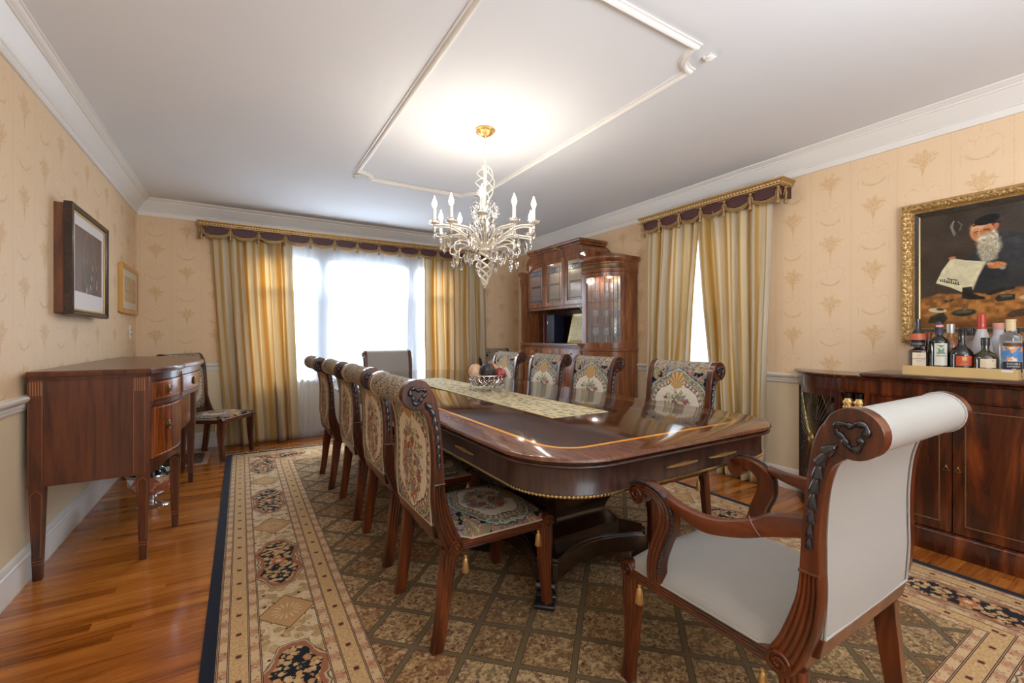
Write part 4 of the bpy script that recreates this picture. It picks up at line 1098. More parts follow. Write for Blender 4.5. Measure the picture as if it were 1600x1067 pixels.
# ------------------------------------------------------------------ left sideboard (serpentine, inlaid)
STRING = mat('satinwood stringing', color=sr(158, 104, 62), rough=.4)
def ring_pull(parent, x, y, z, nx, ny, r=.022, name='ring_pull', m_=AGED):
    m = MB(); n = Vector((nx, ny, 0)).normalized(); s = Vector((-n.y, n.x, 0)); c = Vector((x, y, z))
    def disc(r0, d0, r1, d1):
        k = 18
        A = [tuple(c + n * d0 + s * r0 * math.cos(2*PI*i/k) + Vector((0, 0, r0 * 1.1 * math.sin(2*PI*i/k)))) for i in range(k)]
        Bq = [tuple(c + n * d1 + s * r1 * math.cos(2*PI*i/k) + Vector((0, 0, r1 * 1.1 * math.sin(2*PI*i/k)))) for i in range(k)]
        return A, Bq
    A, B_ = disc(r, 0, r, .003); C, _ = disc(r * .6, .005, 1, 1); D_, _ = disc(r * .35, .006, 1, 1); E_, _ = disc(.002, .011, 1, 1)
    m.loft([A, B_, C, D_, E_])
    k = 20; m.tube([tuple(c + n * .007 + s * (r * .82) * math.cos(2*PI*i/k) + Vector((0, 0, r * .9 * math.sin(2*PI*i/k) - .002))) for i in range(k)], .0022, 6, closed=True)
    return m.build(name, m_, parent, angle=40)
def left_sideboard():
    t = empty('sideboard', (-.60, 3.78, 0), 0, 'serpentine inlaid mahogany sideboard on square tapered legs along the left wall', 'sideboard')
    def B(m, name, mt, par=None, **kw):
        o = m.build(name, mt, par or t, **kw)
        if par is None: o.matrix_parent_inverse = Matrix.Translation((.60, -3.78, 0))
        return o
    Y0, Y1, XB = 2.885, 4.69, -.835
    def XF(y):
        if y > (Y0 + Y1) / 2: y = Y0 + Y1 - y
        if y < 3.30: q = max(0, (y - Y0) / (3.30 - Y0)); return -.412 + .098 * math.sin(q * PI / 2) + .012 * math.sin(q * PI)
        q = min(1, (y - 3.30) / ((Y0 + Y1) / 2 - 3.30)); return -.314 + .062 * math.sin(q * PI / 2)
    def strip(y0, y1, off0, off1, z0, z1, n=16, arch=None):
        """curved slab along the front between two offsets from XF"""
        rings = []
        for i in range(n + 1):
            y = y0 + (y1 - y0) * i / n; x = XF(y); za = z0 + (arch(i / n) if arch else 0)
            rings.append([(x + off0, y, za), (x + off1, y, za), (x + off1, y, z1), (x + off0, y, z1)])
        return rings
    # body
    m = MB(); ys = [Y0 + (Y1 - Y0) * i / 60 for i in range(61)]
    m.prism([(XB, Y0), (XB, Y1)][::-1] and [(XB, Y0)] + [(XF(y), y) for y in ys] + [(XB, Y1)], .928, .944, 'z')
    m.box(XB, XB + .012, Y0, Y1, .50, .93)
    B(m, 'carcass', SBWOOD, angle=30)
    for y in (Y0, Y1 - .018):
        m = MB(); xf = XF(y); m.box(XB, xf, y, y + .018, .435, .93); o = B(m, 'side_panel', SBWOOD)
        yy = y - .001 if y == Y0 else y + .018
        for x0, x1 in ((XB, XB + .052), (xf - .052, xf)):
            q = MB(); q.box(x0, x1, yy - .0055, yy + .004, .436, .93); pil = q.build('stile', SBWOOD, o, bevel=.001); pil.matrix_parent_inverse = Matrix.Identity(4)
            q = MB()
            for k in range(5): q.box(x0 + .008 + k * .009, x0 + .0115 + k * .009, yy - .0064, yy - .005, .86, .925)
            for zz0, zz1 in ((.45, .92),):
                for xx in (x0 + .003, x1 - .004): q.box(xx, xx + .0012, yy - .0060, yy - .005, zz0, zz1)
            o2 = q.build('stringing', STRING, o, smooth=False); o2['kind'] = 'stuff'
    # top
    m = MB(); 
    def outline(o): return [(XB + .0, Y0 - o)] + [(XF(min(max(y, Y0), Y1)) + o, y) for y in [Y0 - o] + ys[1:-1] + [Y1 + o]] + [(XB, Y1 + o)]
    m.loft([[(x, y, z) for x, y in outline(o)] for o, z in ((.010, .944), (.022, .946), (.024, .952), (.024, .966), (.018, .972))]); B(m, 'top', SBWOOD, angle=40)
    m = MB()
    pts = [(x, y, .9495) for x, y in outline(.0246)][1:-1]; m.tube(pts, .0014, 5); B(m, 'edge_stringing', STRING)
    # frieze
    def inl(par, y0, y1, z0, z1, off, ins=.010):
        q = MB(); n = 12
        a = [(XF(y0 + ins + (y1 - y0 - 2 * ins) * i / n) + off, y0 + ins + (y1 - y0 - 2 * ins) * i / n) for i in range(n + 1)]
        loop = [(x, y, z0 + ins) for x, y in a] + [(x, y, z1 - ins) for x, y in a[::-1]]
        q.tube(loop, .0012, 4, closed=True); q.build('stringing', STRING, par)
    secs = [(Y0 + .045, 3.29), (3.34, 4.235), (4.285, Y1 - .045)]
    for k, (a, b) in enumerate(secs):
        m = MB(); m.loft(strip(a, b, -.02, -.001, .905, .93)); B(m, 'frieze', SBWOOD)
        if k != 1:
            m = MB(); m.loft(strip(a, b, -.02, .002, .800, .900)); d = B(m, 'drawer', FLAME); inl(d, a, b, .800, .900, .0025)
            yc = (a + b) / 2 + (-.06 if k == 0 else .06); ring_pull(d, XF(yc) + .003, yc, .850, 1, -.2)
            m = MB(); m.loft(strip(a, b, -.02, -.001, .772, .797)); B(m, 'rail', SBWOOD)
            m = MB(); m.loft(strip(a, b, -.02, .002, .500, .769)); d = B(m, 'door', FLAME); inl(d, a, b, .500, .769, .0025)
            ring_pull(d, XF(yc) + .003, yc, .655, 1, -.2)
            m = MB(); m.loft(strip(a, b, -.02, .000, .425, .497, arch=lambda q: .045 * math.sin(PI * q))); B(m, 'apron', SBWOOD)
        else:
            m = MB(); m.loft(strip(a, b, -.02, .002, .800, .900)); d = B(m, 'drawer', FLAME); inl(d, a, b, .800, .900, .0025)
            for yc in (3.56, 4.02): ring_pull(d, XF(yc) + .003, yc, .850, 1, 0)
            m = MB(); m.loft(strip(a, b, -.03, -.001, .772, .797)); B(m, 'rail', SBWOOD)
            m = MB(); m.loft(strip(a, b, -.07, -.055, .52, .772, arch=lambda q: .03 * math.sin(PI * q))); B(m, 'recessed_panel', FLAME)
    # legs: square, tapered, with line inlay and cuff
    for lx, ly in ((XF(2.91) - .026, Y0 + .022), (-.338, 3.315), (-.338, 4.26), (XF(4.66) - .026, Y1 - .022), (XB + .028, Y0 + .022), (XB + .028, Y1 - .022)):
        m = MB(); h = .026; top = .93 if lx > -.7 else .435; zt = .435
        R_ = lambda q, z: [(lx - q, ly - q, z), (lx + q, ly - q, z), (lx + q, ly + q, z), (lx - q, ly + q, z)]
        m.loft([R_(.015, 0), R_(.017, .075), R_(h, zt)] + ([R_(h, top)] if top > zt else [])); lg = B(m, 'leg', SBWOOD, bevel=.0015, smooth=False)
        q = MB(); e = .0008
        for z in (.078, .092): q.tube([(lx - .0178 - e, ly - .0178 - e, z), (lx + .0178 + e, ly - .0178 - e, z), (lx + .0178 + e, ly + .0178 + e, z), (lx - .0178 - e, ly + .0178 + e, z)], .0012, 4, closed=True)
        def fl(a, z): r_ = .017 + (h - .017) * (z - .075) / (zt - .075); return (lx + a * (r_ - .006), ly - r_ - e, z)
        q.tube([fl(-1, .11), fl(1, .11), fl(1, .40), fl(.5, .412), fl(0, .422), fl(-.5, .412), fl(-1, .40)], .0011, 4, closed=True)
        q.build('stringing', STRING, lg)
    return t
left_sideboard()

# ------------------------------------------------------------------ bowl with glass pebbles under the left sideboard
def pedestal_bowl():
    cx, cy = -.505, 3.79
    t = empty('pedestal_bowl', (cx, cy, 0), 0, 'pink and silver footed bowl standing on the floor under the left sideboard', 'bowl')
    m = MB(); m.lathe([(.002, 0), (.088, 0), (.09, .006), (.078, .014), (.05, .022), (.022, .032), (.016, .05), (.020, .062), (.030, .072), (.045, .082)], (0, 0, 0), 28); m.build('foot', SILVER, t)
    pk = mat('pink lacquered ceramic', lambda g: dict(color=g.mix(g.sm(g.noise(g.obj(), 22.0, 2), .56, .6), sr(186, 112, 96), sr(206, 170, 140)), rough=.25, coat=.5))
    m = MB(); m.lathe([(.03, .080), (.075, .092), (.115, .120), (.132, .160), (.134, .205), (.140, .222), (.136, .224), (.128, .206), (.120, .16), (.06, .10), (.001, .095)], (0, 0, 0), 32); m.build('bowl', pk, t)
    m = MB(); m.lathe([(.136, .218), (.143, .222), (.140, .230), (.133, .226)], (0, 0, 0), 32, caps=False); m.build('rim', SILVER, t)
    for k in range(5):
        a = k * 2 * PI / 5 + 3.9; m = MB(); c = (.136 * math.cos(a), .136 * math.sin(a)); s = (-math.sin(a), math.cos(a))
        poly = [(-.038, .216), (.038, .216), (.020, .195), (0, .170), (-.020, .195)]
        m.loft([[(c[0] * q + s[0] * u, c[1] * q + s[1] * u, z) for u, z in poly] for q in (.97, 1.02)]); m.build('silver_mount', SILVER, t)
    r = random.Random(9); cols = [sr(60, 84, 76), sr(120, 150, 136), sr(30, 40, 40), sr(170, 184, 170)]
    gm = [mat('pebble %d' % i, color=c, rough=.08, coat=.8) for i, c in enumerate(cols)]
    for k in range(46):
        rr = .105 * math.sqrt(r.random()); a = r.random() * 2 * PI; z = .205 + (.105 - rr) * .45 + r.uniform(0, .02); m = MB()
        m.ball((0, 0, 0), r.uniform(.016, .022), 7, 5, r.uniform(.6, .9))
        ci = r.randrange(4); o = m.build('glass_pebble', gm[ci], None, angle=80); o.location = (cx + rr * math.cos(a), cy + rr * math.sin(a), z); o.rotation_euler = (r.random(), r.random(), r.random() * 3)
        tag(o, ['deep green', 'pale sea green', 'almost black', 'milky grey green'][ci] + ' glass pebble heaped in the pink footed bowl', 'pebble', 'glass pebbles in the footed bowl')
pedestal_bowl()

# ------------------------------------------------------------------ pictures on the left wall
def frame_on_wall(name, label, x0, x1, y0, y1, z0, z1, fw, mf, mliner, mmat, mprint, mw, sgn, backm=None, tilt=0):
    """frame from wall plane x0 out to x1"""
    t = empty(name, (x0, (y0 + y1) / 2, z0), 0, label, 'picture')
    lo = Vector((-x0, -(y0 + y1) / 2, -z0))
    def B(m, n, mt, **kw): o = m.build(n, mt, t, **kw); o.matrix_parent_inverse = Matrix.Translation(lo); return o
    D = x1 - x0
    m = MB(); m.box(x0, x0 + D * .7, y0 + fw * .3, y1 - fw * .3, z0 + fw * .3, z1 - fw * .3); B(m, 'backing_box', backm or mf)
    def rect(i, x): return [(x, y0 + i, z0 + i), (x, y1 - i, z0 + i), (x, y1 - i, z1 - i), (x, y0 + i, z1 - i)]
    m = MB(); m.loft([rect(0, x0 + D * .5), rect(0, x1 - .25 * (D * .3)), rect(fw * .2, x1), rect(fw * .55, x1 - D * .1), rect(fw * .75, x1 - D * .05), rect(fw, x1 - D * .2), rect(fw, x0 + D * .5)], caps=False)
    m.loft([rect(fw, x0 + D * .5), rect(0, x0 + D * .5)], caps=False); B(m, 'frame', mf, smooth=False)
    m = MB(); m.loft([rect(fw, x1 - D * .18), rect(fw + .008, x1 - D * .2), rect(fw + .008, x0 + D * .6)], caps=False); B(m, 'slip', mliner, smooth=False)
    m = MB(); xx = x0 + D * .71; m.box(*sorted((xx, xx + .002 * sgn)), y0 + fw, y1 - fw, z0 + fw, z1 - fw); B(m, 'mat_board', mmat, smooth=False)
    a, b, c, d = mw; m = MB(); xx = xx + .002 * sgn; m.box(*sorted((xx, xx + .0015 * sgn)), y0 + a, y1 - b, z0 + c, z1 - d); B(m, 'print', mprint, smooth=False)
    return t
DK = wood('dark picture frame', sr(26, 14, 10), sr(48, 28, 20), sr(70, 42, 30), 2, 1, .3, .3)
def prt(g):
    x, y, z = g.split(g.pos()); n = g.noise(g.vec(y, z, 0.0), 26.0, 4, .65); cy, cz = (y - 3.69) / .17, (z - 1.57) / .2
    arch = g.sm(g.mx(g.ab(cy), g.ab(cz)), .98, .92); d, c = g.vor(g.vec(y, z * .6, 0.0), 26.0)
    fig = g.mix(g.sm(d + n * .4, .6, .45), sr(62, 46, 40), sr(176, 156, 136))
    arc2 = g.sm(g.ab(g.len2(cy, (cz - .1) * .8) - .72), .08, .03)
    c = g.mix(arch, sr(98, 72, 60), g.mix(g.sm(cz, -.7, .6), fig, g.mix(n, sr(52, 38, 34), sr(120, 96, 82))))
    c = g.mix(arc2 * .25, c, sr(150, 128, 110))
    return dict(color=c, rough=.4)
frame_on_wall('framed_print', 'large dark framed print in a deep box frame, white mat, on the left wall', LX, -.778, 3.30, 4.05, 1.255, 1.872, .032, DK, GILT, mat('white mat board', color=sr(214, 208, 204), rough=.6), mat('old brown engraving', prt), (.115, .09, .14, .10), 1, wood('brown frame side', sr(86, 48, 26), sr(120, 72, 44), sr(140, 90, 58), 1, 2, .5, .1))
def prt2(g):
    x, y, z = g.split(g.pos()); n = g.noise(g.vec(y, z, 0.0), 14.0, 4, .6)
    c = g.ramp(n, [(.35, sr(150, 132, 84)), (.5, sr(202, 172, 130)), (.62, sr(190, 132, 92)), (.7, sr(214, 204, 176))])
    return dict(color=g.mix(g.sm(z, 1.50, 1.44) * .6, c, sr(176, 168, 84)), rough=.4)
GOLDF = mat('bright gilt picture frame', color=sr(214, 168, 96), rough=.3, metal=.75)
frame_on_wall('framed_print', 'small gold framed landscape picture near the left back corner', LX, -.83, 4.76, 5.42, 1.335, 1.752, .035, GOLDF, GILT, mat('cream mat board', color=sr(214, 202, 184), rough=.6), mat('faded landscape print', prt2), (.11, .11, .10, .10), 1)

# ------------------------------------------------------------------ right sideboard (breakfront with curved display end)
def right_sideboard():
    t = empty('sideboard', (3.3, .5, 0), 0, 'long dark flame mahogany breakfront sideboard holding the tray of bottles', 'sideboard')
    def B(m, name, mt, par=None, **kw):
        o = m.build(name, mt, par or t, **kw)
        if par is None: o.matrix_parent_inverse = Matrix.Translation((-3.3, -.5, 0))
        return o
    XB = 3.476
    def arc(o=0, a0=0, a1=90, n=16):
        out = []; nx, ny = -.764, -.645 * -1      # chord normal, pointing into the room
        for i in range(n + 1):
            a = a0 + (a1 - a0) * i / n; t_ = a / 90; bulge = .058 * math.sin(PI * t_) + o
            out.append((3.465 - .325 * t_ + nx * bulge, 1.650 - .385 * t_ + ny * bulge))
        return out
    YE = -.55
    def plan(o): return [(XB, YE), (3.135 - o, YE), (3.135 - o, 1.13 + o), (3.165 - o, 1.13 + o), (3.165 - o, 1.240)] + arc(o, 90, 0) + [(XB, 1.65 + o)]
    m = MB(); m.loft([[(x, y, z) for x, y in plan(o)] for o, z in ((.02, 0), (.02, .10), (.012, .112), (0, .116))]); B(m, 'plinth', RSB, angle=40)
    m = MB(); m.loft([[(x, y, z) for x, y in plan(o)] for o, z in ((.0, .795), (.008, .797), (.008, .803), (.012, .806), (.012, .880))]); B(m, 'frieze', RSB, angle=40)
    m = MB(); m.loft([[(x, y, z) for x, y in plan(o)] for o, z in ((.020, .880), (.034, .884), (.036, .896), (.030, .902))]); B(m, 'lower_top', RSB, angle=40)
    m = MB(); top = [(XB, YE), (3.075, YE), (3.075, 1.09), (3.10, 1.13), (XB, 1.13)]
    def tp(o): return [(XB, YE), (3.082 - o, YE), (3.082 - o, 1.115), (3.10 - o * .5, 1.135 + o * .6), (XB, 1.145 + o)]
    m.loft([[(x, y, z) for x, y in tp(o)] for o, z in ((.0, .902), (.012, .904), (.016, .912), (.012, .921), (.004, .925))]); B(m, 'top', wood('dark top edge', sr(40, 18, 14), sr(72, 34, 26), sr(96, 52, 38), .6, 1, .2, .6), angle=40)
    # carcass around the doors
    m = MB(); m.box(3.40, XB, YE, 1.62, .116, .795); B(m, 'carcass', BLACK, smooth=False)
    m = MB(); m.box(3.135, 3.40, 1.105, 1.135, .116, .795); B(m, 'divider', RSB)
    # doors with fine line panels
    for k in range(5):
        y1 = 1.10 - k * .345; y0 = y1 - .341; m = MB(); m.box(3.133, 3.155, y0, y1, .120, .793); d = B(m, 'door', RSB, bevel=.001)
        q = MB(); a, b, c, e = y0 + .045, y1 - .045, .165, .755
        def R_(i, x): return [(x, a + i, c + i), (x, b - i, c + i), (x, b - i, e - i), (x, a + i, e - i)]
        q.loft([R_(0, 3.1325), R_(.001, 3.1285), R_(.004, 3.1285), R_(.005, 3.1325)], caps=False); q.build('panel_moulding', mat('thin dark bead', color=sr(120, 84, 52), rough=.4), d, smooth=False)
        yk = y0 + .02 if k % 2 == 0 else y1 - .02; q = MB()
        q.tube([(3.128, yk - .012, .440), (3.126, yk + .012, .440), (3.126, yk + .006, .452), (3.126, yk, .460), (3.126, yk - .006, .452)], .0022, 6, closed=True); q.ball((3.129, yk, .463), .004, 6, 5); q.build('drop_handle', AGED, d)
    # paired black columns with gilt capitals
    for cy in (1.222, 1.165):
        m = MB(); m.lathe([(.002, .118), (.024, .118), (.024, .132), (.019, .14), (.018, .66), (.018, .765), (.022, .775), (.024, .793), (.002, .793)], (3.150, cy, 0), 16); c_ = B(m, 'column', mat('black column', color=(.012, .011, .012), rough=.25))
        m = MB(); m.lathe([(.017, .655), (.021, .660), (.023, .70), (.025, .745), (.020, .758), (.016, .765)], (3.150, cy, 0), 16)
        for k in range(8):
            a = k * PI / 4
            for zz in (.675, .705, .735): m.ball((3.150 + .0235 * math.cos(a + zz * 30), cy + .0235 * math.sin(a + zz * 30), zz), .0075, 6, 4, 1.5)
        m.build('gilt_capital', GILT, c_)
    # curved display end: posts, frame, brass sunburst grille, glasses behind
    def slab(a0, a1, z0, z1, o0, o1, n=10):
        A = arc(o1, a0, a1, n); Bq = arc(o0, a0, a1, n); return [[(A[i][0], A[i][1], z0), (Bq[i][0], Bq[i][1], z0), (Bq[i][0], Bq[i][1], z1), (A[i][0], A[i][1], z1)] for i in range(n + 1)]
    for a0, a1 in ((0, 9), (84, 90)):
        m = MB(); m.loft(slab(a0, a1, .116, .795, -.03, 0)); B(m, 'post', RSB, angle=30)
    for z0, z1 in ((.116, .15), (.755, .795)):
        m = MB(); m.loft(slab(9, 84, z0, z1, -.02, -.001)); B(m, 'curved_rail', RSB, angle=30)
    def G(a, z): x, y = arc(-.006, a, a, 1)[0]; return (x, y, z)
    ca, cz = 50, .46; m = MB()
    for k in range(56):
        th = 2 * PI * k / 56; dx, dz = math.cos(th), math.sin(th); s = 1e9
        for (lim, v0, dv) in ((10, ca, dx * 100), (83, ca, dx * 100), (.152, cz, dz), (.754, cz, dz)):
            if abs(dv) > 1e-6:
                q = (lim - v0) / dv
                if q > 0: s = min(s, q)
        m.tube([G(ca + dx * 100 * s * q, cz + dz * s * q) for q in (.06, .3, .55, .8, 1)], .0011, 4)
    gr = B(m, 'sunburst_grille', BRASS); gr['kind'] = 'stuff'
    m = MB(); c = Vector(G(ca, cz)); nrm = Vector((-.764, .645, 0)); sd = Vector((-nrm.y, nrm.x, 0))
    for rr, tr in ((.034, .0022), (.024, .004), (.012, .004)): m.tube([tuple(c + nrm * .004 + sd * rr * math.cos(q * PI / 12) + Vector((0, 0, rr * math.sin(q * PI / 12)))) for q in range(24)], tr, 6, closed=True)
    m.ball(tuple(c + nrm * .005), .008, 8, 6); B(m, 'rosette', BRASS)
    m = MB(); m.prism([(x, y) for x, y in arc(-.03, 0, 90)] + [(3.40, 1.14), (3.40, 1.5)], .545, .551, 'z'); B(m, 'shelf', GLASS)
    return t
right_sideboard()
def goblet(name, label, x, y, z, s, kind, group, parent=None, m_=None):
    m = MB()
    pr = {'wine': [(.002, 0), (.034, 0), (.033, .003), (.006, .008), (.004, .02), (.004, .075), (.010, .085), (.030, .105), (.037, .135), (.034, .175), (.033, .175), (.035, .135), (.028, .108), (.006, .09), (.001, .088)],
          'flare': [(.002, 0), (.036, 0), (.034, .004), (.008, .01), (.006, .03), (.012, .05), (.020, .08), (.040, .15), (.052, .19), (.050, .19), (.036, .145), (.016, .08), (.001, .055)],
          'tumbler': [(.002, 0), (.030, 0), (.031, .01), (.036, .09), (.035, .09), (.029, .012), (.001, .010)]}[kind]
    m.lathe([(r_ * s, z_ * s) for r_, z_ in pr], (0, 0, 0), 18)
    o = m.build(name, m_ or CRYSTAL, parent, angle=30); o.location = (x, y, z)
    return tag(o, label, 'glass', group)
g1 = 'glasses behind the sunburst grille'
goblet('goblet', 'large flared crystal goblet high behind the sunburst grille', 3.285, 1.37, .552, 1.05, 'flare', g1)
goblet('goblet', 'crystal wine glass behind the grille nearest the black columns', 3.24, 1.29, .552, .95, 'wine', g1)
goblet('goblet', 'crystal wine glass behind the grille nearest the wall', 3.38, 1.50, .552, 1.1, 'wine', g1)
goblet('goblet', 'flared crystal vase low behind the sunburst grille', 3.30, 1.42, .117, 1.1, 'flare', g1)
goblet('goblet', 'small crystal tumbler low behind the grille beside the flared vase', 3.38, 1.52, .117, 1.2, 'tumbler', g1)
# ------------------------------------------------------------------ china cabinet
LEAD = mat('lead came', color=(.10, .10, .10), rough=.4, metal=.6)
LINING = mat('lining with painted reflection', color=sr(214, 196, 164), rough=.3, metal=.15)  # bright gold reflection of the room put into an even pale colour
PANE = mat('leaded window pane', color=(.97, .99, 1), rough=.02, alpha=.08, spec=.9)
BLUEG = mat('blue bevelled pane', color=sr(120, 156, 176), rough=.05, alpha=.32)
def china_cabinet():
    YC = 4.15; T0 = (3.35, YC, 0)
    t = empty('china_cabinet', T0, 0, 'tall brown china cabinet with curved leaded glass towers against the right wall', 'cabinet')
    inv = Matrix.Translation((-T0[0], -T0[1], 0))
    def B(m, name, mt, par=None, **kw):
        o = m.build(name, mt, par or t, **kw)
        if par is None: o.matrix_parent_inverse = inv
        return o
    XB = 3.476; HW = .57     # half width of the centre part: YC-HW .. YC+HW
    for sg in (-1, 1):
        L = .38 if sg < 0 else .22
        ye = YC + sg * HW
        def arc(o, n=18, a0=0, a1=90):
            out = []
            for i in range(n + 1):
                a = math.radians(a0 + (a1 - a0) * i / n); out.append((3.30 - (.24 + o) * math.sin(a), ye + sg * (L + o) * math.cos(a)))
            return out
        def plan(o): return [(XB, ye + sg * (L + o))] + arc(o) + [(XB, ye)]
        def pl(zs): return [[(x, y, z) for x, y in plan(o)] for o, z in zs]
        m = MB(); m.loft(pl(((.015, 0), (.015, .09), (0, .10), (0, .985), (.010, .992), (.010, 1.01), (0, 1.018), (0, 1.055)))); B(m, 'tower_base', CAB, angle=40)
        m = MB(); m.loft(pl(((0, 1.765), (0, 1.79), (.010, 1.796), (.010, 1.806), (.004, 1.812), (.004, 1.895), (.016, 1.905), (.030, 1.925), (.034, 1.94), (.030, 1.955)))); B(m, 'tower_cornice', CAB, angle=40)
        fz = MB(); A = arc(.008, 22, 4, 88)
        for i, (x, y) in enumerate(A):
            d = Vector((x - 3.30, y - ye, 0)).normalized(); s = Vector((-d.y, d.x, 0)); k = 8
            fz.tube([tuple(Vector((x, y, 1.855)) + s * .010 * math.cos(2*PI*q/k) + Vector((0, 0, .015 * math.sin(2*PI*q/k)))) for q in range(k)], .0022, 4, closed=True); fz.ball((x, y, 1.855), .004, 5, 4)
        fz.tube([(x, y, 1.833) for x, y in A], .0022, 4); fz.tube([(x, y, 1.877) for x, y in A], .0022, 4)
        B(fz, 'gilt_frieze', AGED)
        # lower panel marquetry lines
        q = MB(); A = arc(.001, 10, 20, 75); q.tube([(x, y, .975) for x, y in A] + [(x, y, .55) for x, y in A[::-1]], .0014, 4, closed=True)
        A2 = arc(.001, 8, 30, 65); q.tube([(x, y, .90 + .05 * math.sin(PI * i / 8)) for i, (x, y) in enumerate(A2)], .0014, 4); q.tube([(x, y, .87 + .05 * math.sin(PI * i / 8)) for i, (x, y) in enumerate(A2)], .0014, 4); B(q, 'marquetry_line', STRING)
        # posts, back, side
        def slab(a0, a1, z0, z1, o0, o1, n=6):
            P, Q = arc(o1, n, a0, a1), arc(o0, n, a0, a1); return [[(P[i][0], P[i][1], z0), (Q[i][0], Q[i][1], z0), (Q[i][0], Q[i][1], z1), (P[i][0], P[i][1], z1)] for i in range(n + 1)]
        for a0, a1 in ((0, 10), (81, 90)): m = MB(); m.loft(slab(a0, a1, 1.055, 1.765, -.03, .0)); B(m, 'post', CAB, angle=30)
        for z0, z1 in ((1.055, 1.075), (1.745, 1.765)): m = MB(); m.loft(slab(10, 81, z0, z1, -.02, -.001, 12)); B(m, 'door_rail', CAB, angle=30)
        m = MB(); m.box(3.30, XB, *sorted((ye + sg * L, ye + sg * (L - .016))), 1.055, 1.765); B(m, 'side_panel', CAB)
        m = MB(); m.box(3.31, XB - .02, *sorted((ye + sg * (L + .001), ye + sg * (L + .006))), 1.10, 1.72); m.box(3.31, XB - .02, *sorted((ye + sg * (L + .001), ye + sg * (L + .006))), .14, .96); B(m, 'fielded_panel', CAB, bevel=.003)
        m = MB(); m.box(3.06, XB, *sorted((ye + sg * .004, ye + sg * .018)), 1.055, 1.765); B(m, 'inner_side', CAB)
        m = MB(); m.box(XB - .010, XB, *sorted((ye + sg * .02, ye + sg * (L - .018))), 1.055, 1.765); B(m, 'mirror_back', LINING)
        # curved leaded glass: eight vertical strips, each its own pane
        angs = [10 + 71 * i / 8 for i in range(9)]
        for i in range(8):
            m = MB(); m.loft(slab(angs[i] + .35, angs[i + 1] - .35, 1.075, 1.745, -.014, -.011, 2)); B(m, 'pane', PANE)
        m = MB()
        for a in angs: x, y = arc(-.012, 1, a, a)[0]; m.tube([(x, y, 1.075), (x, y, 1.745)], .0034, 5)
        for z in (1.62, 1.495): pass
        m.tube([(x, y, 1.49) for x, y in arc(-.012, 12, 10, 81)], .0024, 5); B(m, 'lead_came', LEAD)
        for z in (1.26, 1.44, 1.60):
            m = MB(); m.prism([(x, y) for x, y in arc(-.03, 8, 6, 84)] + [(XB - .012, ye + sg * .02), (XB - .012, ye + sg * (L - .02))], z, z + .005, 'z'); B(m, 'glass_shelf', PANE)
        if sg < 0:
            gi = 0
            for z in (1.056, 1.265, 1.445, 1.605):
                for k in range(4):
                    x = (3.16, 3.25, 3.34, 3.41)[k]; y = ye + sg * (.10 + .065 * k) if k < 3 else ye + sg * .11
                    if z > 1.6: kd, s = 'tumbler', 1.1
                    elif z > 1.2: kd, s = 'wine', .85
                    else: kd, s = 'wine', 1.0
                    goblet('crystal_glass', ('leftmost', 'second', 'third', 'rearmost')[k] + ' crystal ' + ('glass on the bottom', 'glass on the second', 'glass on the third', 'tumbler on the top')[gi] + ' shelf of the near curved tower', x, y, z, s, kd, 'crystal in the curved cabinet tower', None, mat('white crystal', color=(.9, .92, .95), rough=.05, trans=.85, ior=1.5))
                gi += 1
            d = bpy.data.lights.new('cabinet_light', 'POINT'); d.energy = 2.6; d.color = (1, .95, .86); d.shadow_soft_size = .02
            o = bpy.data.objects.new('cabinet_light', d); COL.objects.link(o); o.location = (3.30, ye + sg * .16, 1.735); o.parent = t; o.matrix_parent_inverse = inv
            m = MB(); m.lathe([(.001, 0), (.022, 0), (.024, -.008), (.001, -.010)], (3.30, ye + sg * .16, 1.763), 14); B(m, 'puck_lamp', WHITEP)
    y0, y1 = YC - HW, YC + HW
    # lower centre
    m = MB(); m.box(3.08, XB, y0, y1, .09, 1.03); m.box(3.06, XB, y0, y1, 0, .09); B(m, 'base_carcass', CAB)
    m = MB(); m.box(3.02, XB, y0 + .002, y1 - .002, 1.03, 1.045); m.box(3.005, XB, y0 + .002, y1 - .002, 1.045, 1.062); B(m, 'counter', CAB, bevel=.003)
    for k in range(3):
        a = y0 + .03 + k * (2 * HW - .06) / 3; b = a + (2 * HW - .06) / 3 - .008
        m = MB(); m.box(3.066, 3.08, a, b, .885, 1.015); d = B(m, 'drawer', CAB, bevel=.003)
        q = MB(); q.box(3.063, 3.066, a + .02, b - .02, .905, .995); q.build('veneer_panel', FLAME, d, bevel=.002)
        q = MB(); yc = (a + b) / 2; q.box(3.058, 3.063, yc - .03, yc + .03, .945, .962); q.tube([(3.057, yc - .022, .953), (3.045, yc - .018, .943), (3.045, yc + .018, .943), (3.057, yc + .022, .953)], .003, 6); q.build('bail_handle', AGED, d)
        m = MB(); m.box(3.066, 3.08, a, b, .13, .870); d = B(m, 'door', CAB, bevel=.003)
        q = MB(); q.box(3.061, 3.066, a + .045, b - .045, .18, .82); q.build('veneer_panel', FLAME, d, bevel=.004)
    for y in (y0 + .012, y1 - .012):
        m = MB(); m.box(3.05, 3.08, y - .012, y + .012, .87, 1.03); B(m, 'bracket', CAB)
        m = MB()
        for i in range(5): m.ball((3.045, y, 1.015 - i * .022), .011 - .0012 * i, 7, 5)
        B(m, 'gilt_bracket', AGED)
    # niche
    m = MB(); m.box(3.455, XB, y0, y1, 1.062, 1.46); B(m, 'niche_back', wood('dark niche wood', sr(30, 10, 6), sr(62, 24, 14), sr(88, 40, 24), 1, 2, .3, .3))
